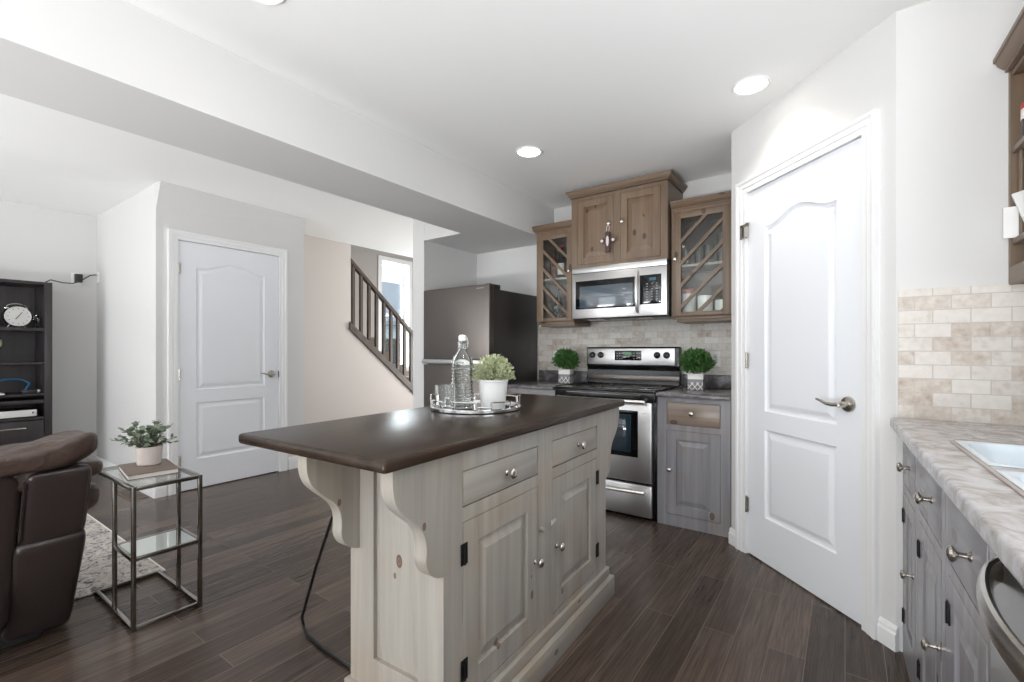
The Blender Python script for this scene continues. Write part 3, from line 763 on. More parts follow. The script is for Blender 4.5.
# corbels
CP = [(1.0, .868), (1.0, .842), (.99, .812), (.96, .79), (.90, .769), (.79, .748), (.67, .729), (.57, .714), (.49, .701), (.42, .683), (.378, .664), (.36, .642), (.362, .622), (.368, .606), (.345, .590), (.295, .573), (.215, .559), (.115, .549), (0, .543)]
CP = [(a*0.205, z) for a, z in CP]
def smooth_profile(P, n=4):
    out = [P[1]]
    for i in range(1, len(P)-2):
        p0, p1, p2, p3 = P[i-1], P[i], P[i+1], P[i+2]
        for k in range(1, n+1):
            t = k/n
            out.append(tuple(0.5*((2*p1[c])+(-p0[c]+p2[c])*t+(2*p0[c]-5*p1[c]+4*p2[c]-p3[c])*t*t+(-p0[c]+3*p1[c]-3*p2[c]+p3[c])*t**3) for c in (0, 1)))
    out.append(P[-1]); return out
CP = [(0, 0.868)] + smooth_profile([CP[0]] + CP + [CP[-1]])[:-1]
for sx, xo in ((-1, E0), (1, IL)):
    for y0 in (0.0, ID-0.042):
        m = MB(); m.prism([(xo+sx*(a*0.86+0.0005), z) for a, z in CP], 'Y', y0, y0+0.042)
        m.build('corbel', M['isl_z'], isl, ang=35)
for x0, x1, hx, kx in ((0.095, 0.509, 0.095, 0.487), (0.622, 1.037, 1.037, 0.647)):
    d = drawer(isl, x0, x1, 0.707, 0.804, 0.0, M['isl_x'])
    knob(d, (x0+x1)/2+0.01, -0.002, 0.756, 0.017, 0.032)
    d = raised_door('door', isl, x0, x1, 0.157, 0.661, 0.0, M['isl_z'], 0.07)
    knob(d, kx, -0.002, 0.405, 0.016, 0.032)
    for hz in (0.575, 0.25): iron_hinge(d, hx, -0.002, hz, 0.06)
for x, z, a in ((0.525, 0.508, 35), (0.607, 0.508, -20)):
    m = MB(); m.ball((0, -0.010, 0), 0.022, 0.006, 0.008, 14, 8, M=Matrix.Translation((x, 0, z)) @ Matrix.Rotation(rad(a), 4, 'Y'))
    m.lathe([(0, 0), (0.006, 0), (0.006, 0.008), (0, 0.008)], (x, 0, z), '-Y', 10)
    m.build('turn_button', M['isl_x'], isl)
# island top
top = MB(); top.box(-0.217, 1.318, -0.032, 0.606, 0.869, 0.90, 0.010, 3)
top = top.build('island_countertop', M['top'], loc=(-0.868, 0.89, 0), rotz=IA)
tag(top, 'dark espresso wooden countertop overhanging the grey kitchen island', 'countertop')

# ------------------------------------------------------------------ bar stool tucked behind the island
st = thing('bar_stool', 'backless stool with bent black rod legs tucked under the island overhang', 'stool', (-1.50, 1.22, 0), 0)
m = MB(); m.lathe([(0, 0.60), (0.10, 0.60), (0.145, 0.606), (0.155, 0.62), (0.15, 0.632), (0.11, 0.638), (0, 0.636)], (0,0,0), 'Z', 32); m.build('seat', M['rail'], st)
for sy in (-1, 1):
    y = sy*0.17; pts = [(-0.09, y*0.55, 0.605), (-0.15, y*0.75, 0.50), (-0.225, y*0.92, 0.28), (-0.285, y, 0.10), (-0.305, y, 0.055), (-0.295, y, 0.022), (-0.25, y*1.06, 0.008), (-0.1, y*1.15, 0.008), (0.08, y*1.15, 0.008), (0.145, y*1.06, 0.008), (0.175, y, 0.03), (0.172, y, 0.07), (0.14, y*0.92, 0.28), (0.10, y*0.75, 0.50), (0.09, y*0.55, 0.605)]
    m = MB(); m.tube(pts, 0.0062, 8); m.build('leg', M['rod'], st)

# ------------------------------------------------------------------ tray with bottle, tumblers and plant
TZ = 0.901; TC = Vector((-1.27, 1.515, TZ))
tr = thing('serving_tray', 'round silver gallery tray on the dark island countertop', 'tray', TC, rad(10))
m = MB(); m.lathe([(0, 0.0), (0.185, 0.0), (0.192, 0.003), (0.192, 0.012), (0.187, 0.016), (0.182, 0.011), (0.18, 0.006), (0, 0.006)], (0,0,0), 'Z', 64)
m.build('base_plate', M['chrome'], tr)
m = MB(); n = 8
for k in range(n):
    a0 = 2*PI*k/n+0.06; a1 = a0+2*PI/n*0.62; R = 0.187
    hh = 0.058 if k % 4 == 0 else 0.042
    pts = [(R*math.cos(a0), R*math.sin(a0), 0.010)] + [(R*math.cos(a0+(a1-a0)*i/8), R*math.sin(a0+(a1-a0)*i/8), hh) for i in range(9)] + [(R*math.cos(a1), R*math.sin(a1), 0.010)]
    m.tube(pts, 0.0032, 6)
    a2 = a1; a3 = a0+2*PI/n
    m.tube([(R*math.cos(a2+(a3-a2)*i/4), R*math.sin(a2+(a3-a2)*i/4), 0.024) for i in range(5)], 0.003, 6)
m.build('gallery_rail', M['chrome'], tr)
TI = TZ+0.0065
bt = thing('glass_bottle', 'clear ribbed swing-top glass bottle on the silver tray', 'bottle', (-1.288, 1.450, TI))
prof = [(0, 0.0), (0.040, 0.0), (0.044, 0.004)]
for i in range(11):
    z = 0.012+i*0.0147; prof += [(0.0455, z), (0.0455, z+0.005), (0.0402, z+0.008), (0.0402, z+0.011)]
prof += [(0.0452, 0.176), (0.044, 0.19), (0.036, 0.212), (0.024, 0.230), (0.018, 0.244), (0.0165, 0.262), (0.0185, 0.270), (0.0185, 0.276)]
inner = [(r-0.0035, z) for r, z in reversed(prof[3:])] + [(0.038, 0.008), (0, 0.008)]
m = MB(); m.lathe(prof+inner, (0,0,0), 'Z', 40); m.build('bottle_body', M['glass'], bt, ang=60)
m = MB(); m.lathe([(0, 0.270), (0.013, 0.270), (0.014, 0.278), (0.017, 0.280), (0.0165, 0.296), (0.010, 0.302), (0, 0.303)], (0,0,0), 'Z', 24); m.build('stopper', M['potw'], bt)
m = MB()
for s in (-1, 1):
    m.tube([(s*0.018, 0, 0.296), (s*0.024, 0.002, 0.288), (s*0.027, 0.004, 0.270), (s*0.024, 0.004, 0.252), (s*0.0185, 0, 0.246)], 0.0016, 6)
m.tube([(0.018, 0, 0.296), (0, 0, 0.2965), (-0.018, 0, 0.296)], 0.0016, 6)
m.tube([(0.0195*math.cos(a*PI/8), 0.0195*math.sin(a*PI/8), 0.246) for a in range(16)], 0.0016, 6, closed=True)
m.build('wire_bail', M['chrome'], bt)
def tumbler(loc, label, r=0.036, h=0.092, group='clear tumblers on the tray'):
    m = MB(); m.lathe([(0, 0), (r*0.85, 0), (r*0.88, 0.003), (r, h), (r-0.0025, h), (r*0.84, 0.01), (0, 0.008)], (0,0,0), 'Z', 28)
    o = m.build('glass_tumbler', M['glass'], loc=loc, ang=50); tag(o, label, 'glass', group); return o
tumbler((-1.378, 1.432, TI), 'clear drinking glass left of the ribbed bottle on the silver tray')
tumbler((-1.375, 1.52, TI), 'clear drinking glass behind the ribbed bottle on the silver tray')

def leaf_cloud(c, n, fn, size, aspect=0.5, curl=0.3):
    """n small folded leaves; fn() gives a position and an outward direction"""
    m = MB(); bm = m.bm
    for _ in range(n):
        p, d = fn(); d = d.normalized(); s = size*random.uniform(0.7, 1.25)
        side = d.cross(Vector((random.uniform(-1,1), random.uniform(-1,1), random.uniform(-1,1)))).normalized()
        up = side.cross(d).normalized(); w_ = s*aspect*0.5
        a = bm.verts.new(p); b = bm.verts.new(p+d*s*0.5+side*w_+up*w_*curl); e = bm.verts.new(p+d*s-up*s*0.12); f = bm.verts.new(p+d*s*0.5-side*w_+up*w_*curl); g = bm.verts.new(p+d*s*0.55)
        bm.faces.new((a, b, g)); bm.faces.new((b, e, g)); bm.faces.new((e, f, g)); bm.faces.new((f, a, g))
    return m
pl = thing('potted_plant', 'bushy sage green plant in a white pot on the silver tray', 'plant', (-1.174, 1.510, TI))
m = MB(); m.lathe([(0, 0), (0.046, 0), (0.048, 0.003), (0.060, 0.110), (0.062, 0.112), (0.062, 0.119), (0.057, 0.119), (0.055, 0.108), (0, 0.105)], (0,0,0), 'Z', 36); m.build('pot', M['potw'], pl)
def f_s():
    a = random.uniform(0, 2*PI); e = math.acos(random.uniform(0.0, 1)); R = random.uniform(0.25, 1.12)**0.5
    d = Vector((math.sin(e)*math.cos(a), math.sin(e)*math.sin(a), math.cos(e)))
    p = Vector((d.x*0.079*R, d.y*0.079*R, 0.120+d.z*0.092*R)); return p, d+Vector((random.uniform(-.7,.7), random.uniform(-.7,.7), random.uniform(-.3,.7)))
leaf_cloud(None, 1900, f_s, 0.0135, 0.5).build('foliage', M['leaf_s'], pl, smooth=False)
m = MB()
for k in range(26):
    p, d = f_s(); m.tube([(p.x*0.2, p.y*0.2, 0.104), (p.x*0.6, p.y*0.6, 0.104+(p.z-0.104)*0.6), tuple(p)], 0.0013, 5)
m.build('stems', M['stem'], pl)

# ------------------------------------------------------------------ stove wall: cabinets
def base_cab(name, label, loc, rotz, W, H, D, openings, doors, drawers, wallmats, group=None, hollow=None):
    t_ = thing(name, label, 'base cabinet', loc, rotz, group); mv, mh = wallmats
    m = MB()
    frame_front(m, 0, W, 0.0, H, 0, 0.02, openings)
    m.box(0.0, W, 0.030, D, 0.0, hollow or H)
    if hollow: m.box(0.0, 0.016, 0.024, D, hollow, H); m.box(W-0.016, W, 0.024, D, hollow, H)
    m.build('carcass', M['base_c'], t_, smooth=False)
    for (x0, x1, z0, z1, kx) in drawers:
        d = drawer(t_, x0, x1, z0, z1, -0.001, mh); knob(d, kx, -0.001, (z0+z1)/2+0.008, 0.0165, 0.036)
    for (x0, x1, z0, z1, kx, kz, hx) in doors:
        d = raised_door('door', t_, x0, x1, z0, z1, -0.001, mv, 0.058)
        knob(d, kx, -0.001, kz, 0.0155, 0.034)
        if hx is not None:
            for q in (z0+0.085, z1-0.085): iron_hinge(d, hx, -0.001, q, 0.05)
    return t_
BM = (M['base_z'], M['base_x'])
base_cab('base_cabinet', 'grey stained base cabinet between the stove and the white pantry door', (-1.015, 3.085, 0), 0, 0.448, 0.838, 0.60,
         [(0.061, 0.390, [(0.075, 0.623), (0.661, 0.807)])], [(0.063, 0.388, 0.077, 0.621, 0.084, 0.368, None)], [(0.063, 0.388, 0.663, 0.805, 0.222)], (M['base_z'], M['base_w']))
base_cab('base_cabinet', 'grey stained base cabinet between the refrigerator and the stove', (-2.318, 3.085, 0), 0, 0.520, 0.838, 0.60,
         [(0.061, 0.46, [(0.075, 0.623), (0.661, 0.807)])], [(0.063, 0.458, 0.077, 0.621, 0.42, 0.368, None)], [(0.063, 0.458, 0.663, 0.805, 0.26)], (M['base_z'], M['base_w']))
for x0, x1, lb in ((-1.018, -0.562, 'slate grey laminate counter to the right of the stove'), (-2.318, -1.803, 'slate grey laminate counter to the left of the stove')):
    m = MB(); m.box(x0, x1, 3.055, 3.698, 0.840, 0.865, 0.006, 2); o = m.build('countertop', M['lam_dark'])
    m = MB(); m.box(x0, x1, 3.672, 3.690, 0.866, 0.962, 0.004, 2); m.build('upstand', M['lam_dark'], o)
    tag(o, lb, 'countertop', 'counters beside the stove')

# upper cabinets
def glass_cab(label, x0, x1, mirror, contents_rng):
    t_ = thing('upper_cabinet', label, 'upper cabinet', (x0, 3.37, 0), 0, 'glass-fronted upper cabinets'); W = x1-x0; D = 0.325; z0, z1 = 1.385, 2.14
    m = MB()
    m.box(0, 0.018, 0.02, D, z0, z1); m.box(W-0.018, W, 0.02, D, z0, z1); m.box(0.018, W-0.018, 0.02, D, z0, z0+0.018); m.box(0.018, W-0.018, 0.02, D, z1-0.018, z1)
    m.build('carcass', M['up_c'], t_, smooth=False)
    m = MB(); m.box(0.018, W-0.018, D-0.012, D-0.002, z0+0.018, z1-0.018); m.build('back_panel', M['cab_in'], t_, smooth=False)
    m = MB(); m.box(0.019, W-0.019, 0.03, D-0.013, 1.735, 1.753, 0.002); m.build('shelf', M['isl_x'], t_)
    # door: frame, diagonal bars, pane, knob
    st_ = 0.046; g0, g1, h0, h1 = st_+0.02, W-st_-0.02, 1.415, 2.075
    m = MB(); m.box(0, 0.02, 0, 0.02, z0, z1); m.box(W-0.02, W, 0, 0.02, z0, z1); m.box(0.02, W-0.02, 0, 0.02, 2.12, z1)
    m.build('face_frame', M['up_z'], t_, smooth=False)
    m = MB(); a0, a1, b0, b1 = 0.021, W-0.021, z0+0.002, 2.118; b = 0.0015
    m.box(a0, g0, -0.003, 0.017, b0, b1, b); m.box(g1, a1, -0.003, 0.017, b0, b1, b); m.box(g0, g1, -0.003, 0.017, b0, h0, b); m.box(g0, g1, -0.003, 0.017, h1, b1, b)
    d = m.build('door', M['up_z'], t_)
    m = MB(); gw = g1-g0; hw = 0.011; q = hw*1.4142
    starts = [1.450+0.154*k for k in range(-2, 4)]
    for zs in starts:
        # centre line z = zs + s, s in [0,gw], clipped to the glass
        poly = []
        lo = lambda s_: zs+s_-q; hi = lambda s_: zs+s_+q
        N_ = 40; up_ = []; dn_ = []
        ss = sorted({0, gw, min(max(h0-zs+q, 0), gw), min(max(h0-zs-q, 0), gw), min(max(h1-zs-q, 0), gw), min(max(h1-zs+q, 0), gw)})
        for s_ in ss:
            u_, v_ = min(max(hi(s_), h0), h1), min(max(lo(s_), h0), h1)
            if hi(s_) < h0 or lo(s_) > h1: continue
            up_.append((s_, u_)); dn_.append((s_, v_))
        poly = dn_ + up_[::-1]
        pp = []
        for p_ in poly:
            if not pp or (abs(p_[0]-pp[-1][0])+abs(p_[1]-pp[-1][1]) > 1e-4): pp.append(p_)
        if len(pp) > 2 and abs(pp[0][0]-pp[-1][0])+abs(pp[0][1]-pp[-1][1]) < 1e-4: pp.pop()
        if len(pp) < 3: continue
        pp = [((g1-s_) if mirror else (g0+s_), z_) for s_, z_ in pp]
        m.prism(pp, 'Y', -0.002, 0.012)
    m.build('diagonal_bars', M['up_x'], d, smooth=False)
    m = MB(); m.box(g0, g1, 0.013, 0.016, h0, h1); m.build('pane', M['pane'], d, smooth=False)
    knob(d, (W-0.038) if mirror else 0.018+0.012, -0.003, 1.79, 0.014, 0.028)
    crown(t_, 0.001, W-0.001, 0.0, D, z1, M['up_x'], left=mirror, right=False, k=0.78)
    m = MB(); m.box(0.03, W-0.002, 0.02, D-0.03, 1.345, 1.384, 0.003); m.box(0.012, W-0.002, 0.008, 0.024, 1.362, 1.384, 0.003); m.build('light_rail', M['up_x'], t_)
    return t_
glass_cab('glass-fronted upper cabinet of bottles between refrigerator and microwave', -2.148, -1.79, True, 0)
glass_cab('glass-fronted upper cabinet of glasses and mugs beside the pantry wall', -1.008, -0.602, False, 1)
uc = thing('upper_cabinet', 'tall brown-toned cabinet with two solid doors above the microwave', 'upper cabinet', (-1.785, 3.32, 0))
W = 0.765
m = MB()
frame_front(m, 0, W, 1.798, 2.352, 0, 0.02, [(0.053, 0.356, [(1.82, 2.325)]), (0.411, 0.714, [(1.82, 2.325)])])
m.box(0, W, 0.024, 0.375, 1.798, 2.352); m.build('carcass', M['up_c'], uc, smooth=False)
crown(uc, 0.0, W, 0.0, 0.375, 2.356, M['up_x'], k=0.70)
for x0, x1, kx in ((0.055, 0.354, 0.326), (0.413, 0.712, 0.432)):
    d = raised_door('door', uc, x0, x1, 1.822, 2.323, -0.001, M['up_d'], 0.052)
    knob(d, kx, -0.001, 2.108, 0.015, 0.03)
    hx = x0 if kx > (x0+x1)/2 else x1
# hanging cross ornament
oc = thing('cross_ornament', 'small pewter cross with pale beads hanging from the cabinet knob above the microwave', 'ornament', (-1.459, 3.286, 1.885))
m = MB()
m.tube([(0, 0.008, 0.215), (0.012, 0.004, 0.19), (0.008, 0, 0.16), (-0.008, 0, 0.16), (-0.012, 0.004, 0.19), (0, 0.008, 0.215)], 0.002, 6); m.build('ribbon', M['pearl'], oc)
m = MB(); m.prism([(-0.014, 0.02), (-0.022, 0.0), (0.022, 0.0), (0.014, 0.02), (0.014, 0.078), (0.05, 0.07), (0.05, 0.112), (0.014, 0.104), (0.016, 0.13), (0.024, 0.15), (0, 0.162), (-0.024, 0.15), (-0.016, 0.13), (-0.014, 0.104), (-0.05, 0.112), (-0.05, 0.07), (-0.014, 0.078)], 'Y', -0.006, 0.006, 0.003, 1)
m.build('cross_body', M['purple'], oc)
m = MB(); m.ball((0, -0.008, 0.085), 0.012, 0.006, 0.04); m.ball((-0.045, -0.007, 0.09), 0.012, 0.007, 0.012); m.ball((0.045, -0.007, 0.09), 0.012, 0.007, 0.012); m.build('beads', M['pearl'], oc)

# things behind the cabinet glass
def bottle(loc, label, mat, h=0.27, r=0.034, lab=None, cap=None):
    t_ = thing('liquor_bottle', label, 'bottle', loc, 0, 'bottles in the left glass cabinet')
    m = MB(); m.lathe([(0, 0), (r, 0), (r, h*0.55), (r*0.9, h*0.62), (r*0.4, h*0.76), (r*0.36, h*0.93), (r*0.42, h*0.94), (0, h*0.945)], (0,0,0), 'Z', 20); m.build('bottle_body', mat, t_)
    if lab: m = MB(); m.lathe([(r+0.0008, h*0.12), (r+0.0008, h*0.46)], (0,0,0), 'Z', 20); m.build('paper_label', lab, t_)
    m = MB(); m.lathe([(0, h*0.94), (r*0.44, h*0.94), (r*0.44, h), (0, h)], (0,0,0), 'Z', 16); m.build('cap', cap or M['plastic_k'], t_)
    return t_
ZS1, ZS0 = 1.754, 1.404
bottle((-2.035, 3.47, ZS1), 'amber bottle at the left of the upper shelf, glass cabinet by the refrigerator', M['amber'], 0.25, 0.032)
bottle((-1.975, 3.50, ZS1), 'dark bottle with red cap and white label in the cabinet by the refrigerator', M['wine'], 0.29, 0.036, M['paper'], M['red'])
bottle((-1.90, 3.46, ZS1), 'slim dark bottle at the right of the upper shelf, glass cabinet by the refrigerator', M['wine'], 0.27, 0.028)
bottle((-2.03, 3.54, ZS0), 'tall dark bottle on the lower shelf of the glass cabinet by the refrigerator', M['wine'], 0.29, 0.034)
def stem_glass(loc, label, group):
    m = MB(); m.lathe([(0, 0), (0.03, 0), (0.03, 0.003), (0.004, 0.008), (0.0035, 0.05), (0.02, 0.065), (0.028, 0.09), (0.026, 0.12), (0.0245, 0.12), (0.0262, 0.09), (0.018, 0.068), (0, 0.06)], (0,0,0), 'Z', 20)
    o = m.build('stemmed_glass', M['glass'], loc=loc, ang=60); return tag(o, label, 'glass', group)
for x, y, lb in ((-2.0, 3.44, 'leftmost small stemmed glass on the lower shelf of the bottle cabinet'), (-1.94, 3.47, 'middle small stemmed glass on the lower shelf of the bottle cabinet'), (-1.88, 3.44, 'rightmost small stemmed glass on the lower shelf of the bottle cabinet')):
    stem_glass((x, y, ZS0), lb, 'stemmed glasses in the left glass cabinet')
for x, y, h, lb in ((-0.93, 3.46, 0.11, 'short tumbler at the left of the upper shelf in the mug cabinet'), (-0.85, 3.50, 0.14, 'tumbler in the middle of the upper shelf in the mug cabinet'), (-0.775, 3.45, 0.13, 'tumbler right of centre on the upper shelf in the mug cabinet'), (-0.70, 3.50, 0.2, 'tallest glass, at the right of the upper shelf in the mug cabinet')):
    tumbler((x, y, ZS1), lb, 0.034, h, 'glasses in the right glass cabinet')
can = thing('storage_canister', 'grey canister with a dusty red lid on the lower shelf of the mug cabinet', 'canister', (-0.915, 3.47, ZS0))
m = MB(); m.lathe([(0, 0), (0.045, 0), (0.047, 0.004), (0.047, 0.145), (0, 0.145)], (0,0,0), 'Z', 24); m.build('canister_body', M['plastic_g'], can)
m = MB(); m.lathe([(0, 0.1455), (0.049, 0.1455), (0.049, 0.172), (0.044, 0.178), (0, 0.178)], (0,0,0), 'Z', 24); m.build('lid', plain('dusty_red', (150, 84, 76), 0.5), can)
def mug(loc, label, r, h):
    t_ = thing('mug', label, 'mug', loc, 0, 'white mugs in the right glass cabinet')
    m = MB(); m.lathe([(0, 0), (r*0.85, 0), (r, 0.012), (r, h), (r-0.004, h), (r-0.004, 0.012), (0, 0.008)], (0,0,0), 'Z', 24); m.build('mug_body', M['potw'], t_)
    m = MB(); m.tube([(r*0.96*math.cos(rad(-60)), r*0.96*math.sin(rad(-60)), h*0.8)]+[(math.cos(rad(-60))*(r+0.026*math.sin(PI*i/6)), math.sin(rad(-60))*(r+0.026*math.sin(PI*i/6)), h*0.5+h*0.3*math.cos(PI*i/6)) for i in range(1, 6)]+[(r*0.96*math.cos(rad(-60)), r*0.96*math.sin(rad(-60)), h*0.2)], 0.005, 8); m.build('handle', M['potw'], t_)
mug((-0.80, 3.46, ZS0), 'larger white mug in the middle of the lower shelf of the mug cabinet', 0.05, 0.125)
mug((-0.69, 3.46, ZS0), 'smaller white mug at the right of the lower shelf of the mug cabinet', 0.045, 0.088)

# ------------------------------------------------------------------ microwave
mw = thing('microwave', 'stainless over-the-range microwave under the tall brown cabinet', 'microwave', (-1.775, 3.31, 0))
W = 0.757; z0, z1 = 1.395, 1.795
m = MB(); m.box(0, W+0.004, 0.014, 0.385, z0-0.008, z1, 0.003); m.build('body', M['black'], mw)
m = MB(); m.box(0, W-0.005, 0.0, 0.013, z1-0.044, z1, 0.003); m.build('top_vent_band', M['ss'], mw)
m = MB(); m.box(0, W-0.005, 0.0, 0.013, z0, z1-0.047, 0.004); d = m.build('door', M['ss'], mw)
m = MB(); m.box(0.032, 0.520, -0.0015, 0.001, z0+0.072, z0+0.293, 0.0008); wf = m.build('window_surround', M['blackglass'], d)
m = MB(); m.box(0.068, 0.502, -0.0025, 0.0, z0+0.080, z0+0.250, 0.0006); m.build('window_glass', M['mwglass'], wf)
m = MB(); m.tube([(0.541, 0.0, z0+0.325)]+[(0.541, -0.012-0.03*math.sin(PI*i/10)**0.8, z0+0.03+0.295*(1-i/10)) for i in range(11)]+[(0.541, 0.0, z0+0.03)], 0.011, 10, ry=0.009); m.build('handle', M['ss_v'], d)
m = MB(); m.box(0.556, 0.714, -0.0015, 0.001, z0+0.083, z0+0.296, 0.0008)
for r_ in range(7):
    for c_ in range(3):
        if r_ in (1,) and c_ == 1: continue
        x = 0.604+c_*0.036; z = z0+0.228-r_*0.019
        m.box(x, x+0.012, -0.002, -0.001, z, z+0.005, mi=1)
pn = m.build('control_panel', [M['blackglass'], M['mark']], mw)
m = MB(); m.box(0.626, 0.676, -0.0022, -0.001, z0+0.252, z0+0.274); m.build('display', M['lcd'], pn)
for xg in (0.12, 0.50):
    m = MB(); m.box(xg, xg+0.13, 0.06, 0.16, z0-0.014, z0-0.0085); m.build('grease_filter', M['ss_dark'], mw, smooth=False)

# ------------------------------------------------------------------ stove
sv = thing('stove', 'freestanding stainless electric stove with a black glass cooktop', 'stove', (-1.789, 3.06, 0))
W = 0.767
m = MB(); m.box(0.0, W, 0.03, 0.625, 0.0, 0.858, 0.004); m.build('body', M['black'], sv)
m = MB(); m.box(0.0, W, -0.006, 0.56, 0.859, 0.874, 0.005); m.box(0.0, 0.012, 0.0, 0.56, 0.868, 0.879, 0.003); m.box(W-0.012, W, 0.0, 0.56, 0.868, 0.879, 0.003)
ck = m.build('cooktop', M['blackglass'], sv)
for x, y, r in ((0.2, 0.15, 0.10), (0.57, 0.15, 0.085), (0.2, 0.41, 0.08), (0.57, 0.41, 0.10)):
    m = MB(); m.lathe([(r-0.004, 0.8745), (r, 0.8745)], (x, y, 0), 'Z', 40); m.build('burner_ring', M['mark'], ck)
m = MB(); m.box(0.002, W-0.002, 0.0, 0.03, 0.795, 0.858, 0.003); cf = m.build('control_fascia', M['black'], sv)
m = MB()
m.box(0.10, W-0.10, -0.002, 0.0, 0.838, 0.843)  # paler reflections on the black band, built as a strip
m.build('reflection_strip', M['ss_dark'], cf, smooth=False)
m = MB(); m.box(0.023, W-0.023, -0.004, 0.03, 0.252, 0.792, 0.006); od = m.build('oven_door', M['ss'], sv)
m = MB(); m.box(0.116, W-0.116, -0.006, 0.0, 0.418, 0.735, 0.004); ow = m.build('oven_window', M['blackglass'], od)
m = MB(); m.box(0.165, W-0.165, -0.0068, -0.004, 0.450, 0.705, 0.002); m.build('window_glass', plain('tinted_oven_glass', (36, 52, 62), 0.04, spec=0.8), ow)
m = MB(); m.tube([(0.05+0.667*i/16, -0.050-0.012*math.sin(PI*i/16), 0.800) for i in range(17)], 0.014, 12); m.box(0.055, 0.085, -0.048, 0.0, 0.790, 0.810, 0.003); m.box(W-0.085, W-0.055, -0.048, 0, 0.790, 0.810, 0.003); m.build('handle', M['ss_v'], od)
m = MB(); m.box(0.023, W-0.023, -0.004, 0.03, 0.022, 0.236, 0.006); dr = m.build('storage_drawer', M['ss'], sv)
m = MB(); m.tube([(0.06+0.647*i/16, -0.026-0.016*math.sin(PI*i/16), 0.190) for i in range(17)], 0.012, 12); m.box(0.06, 0.09, -0.026, 0, 0.182, 0.198, 0.003); m.box(W-0.09, W-0.06, -0.026, 0, 0.182, 0.198, 0.003); m.build('handle', M['ss_v'], dr)
m = MB()
m.prism([(0.545, 0.874), (0.626, 0.874), (0.626, 1.172), (0.572, 1.172), (0.560, 1.162), (0.560, 1.02), (0.575, 0.985), (0.572, 0.94)], 'X', -0.010, W-0.002, 0.004, 2)
bgd = m.build('backguard', M['black'], sv)
m = MB(); m.box(-0.004, W-0.036, 0.556, 0.562, 1.028, 1.160, 0.008); fp = m.build('control_panel', M['ss'], bgd)
m = MB(); m.box(0.246, 0.471, 0.553, 0.557, 1.063, 1.142, 0.004)
for k in range(3):
    for x in (0.262, 0.285, 0.305, 0.405, 0.43, 0.45): m.box(x, x+0.011, 0.552, 0.5535, 1.076+k*0.021, 1.081+k*0.021, mi=1)
dp = m.build('display', [M['blackglass'], M['mark']], fp)
m = MB(); m.box(0.328, 0.388, 0.552, 0.5535, 1.112, 1.132); m.build('clock_digits', M['lcdg'], dp)
for x in (0.046, 0.121, 0.597, 0.671):
    m = MB(); m.lathe([(0, 0), (0.026, 0), (0.026, 0.006), (0.021, 0.010), (0.019, 0.026), (0.014, 0.029), (0, 0.029)], (x, 0.556, 1.106), '-Y', 24); m.box(x-0.004, x+0.004, 0.522, 0.53, 1.088, 1.124, 0.002)
    m.build('knob', M['black'], fp)
m = MB(); m.box(0.0, W, 0.555, 0.575, 0.90, 0.945, 0.005); m.build('steel_ledge', M['ss_dark'], bgd)

# ------------------------------------------------------------------ boxwood topiaries
def boxwood(loc, label):
    t_ = thing('potted_topiary', label, 'plant', loc, rad(8), 'boxwood topiaries beside the stove')
    m = MB(); m.prism([(-0.051, -0.051), (0.051, -0.051), (0.051, 0.051), (-0.051, 0.051)], 'Z', 0.0, 0.112, 0.004, 2)
    m.box(-0.053, 0.053, -0.053, 0.053, 0.104, 0.116, 0.002)
    m.build('pot', M['lattice'], t_)
    def f():
        a = random.uniform(0, 2*PI); e = math.acos(random.uniform(-0.85, 1)); R = random.uniform(0.35, 1.0)**0.5
        R *= 0.86+0.14*math.sin(a*5+1)*math.sin(e*4)
        d = Vector((math.sin(e)*math.cos(a), math.sin(e)*math.sin(a), math.cos(e))); p = Vector((d.x*0.110*R, d.y*0.110*R, 0.197+d.z*0.086*R))
        return p, d+Vector((random.uniform(-1.2,1.2), random.uniform(-1.2,1.2), random.uniform(-.6,1.2)))
    leaf_cloud(None, 1050, f, 0.034, 0.52, 0.5).build('foliage', M['leaf_g'], t_, smooth=False)
    m = MB()
    for k in range(9): m.tube([(random.uniform(-.02,.02), random.uniform(-.02,.02), 0.09), (random.uniform(-.05,.05), random.uniform(-.05,.05), 0.17)], 0.002, 5)
    m.build('stems', M['stem'], t_)
    return t_
boxwood((-0.862, 3.46, 0.8655), 'round green boxwood in a square lattice pot on the counter right of the stove')
boxwood((-1.945, 3.52, 0.8655), 'round green boxwood in a square lattice pot on the counter left of the stove')

# wall outlets
def outlet(loc, rotz, label, kind='outlet'):
    t_ = thing('wall_outlet', label, 'outlet', loc, rotz)
    m = MB(); m.box(-0.036, 0.036, -0.005, 0.0, -0.058, 0.058, 0.002); m.build('cover_plate', M['plastic_w'], t_)
    m = MB()
    for z in (-0.02, 0.02): m.box(-0.013, 0.013, -0.0065, -0.004, z-0.012, z+0.012, 0.001)
    m.build('receptacle', M['plastic_g'], t_)
    return t_
outlet((-0.782, 3.690, 1.082), 0, 'white outlet on the tiled wall behind the right boxwood')
outlet((-2.135, 3.690, 1.082), 0, 'white outlet on the tiled wall behind the left boxwood')

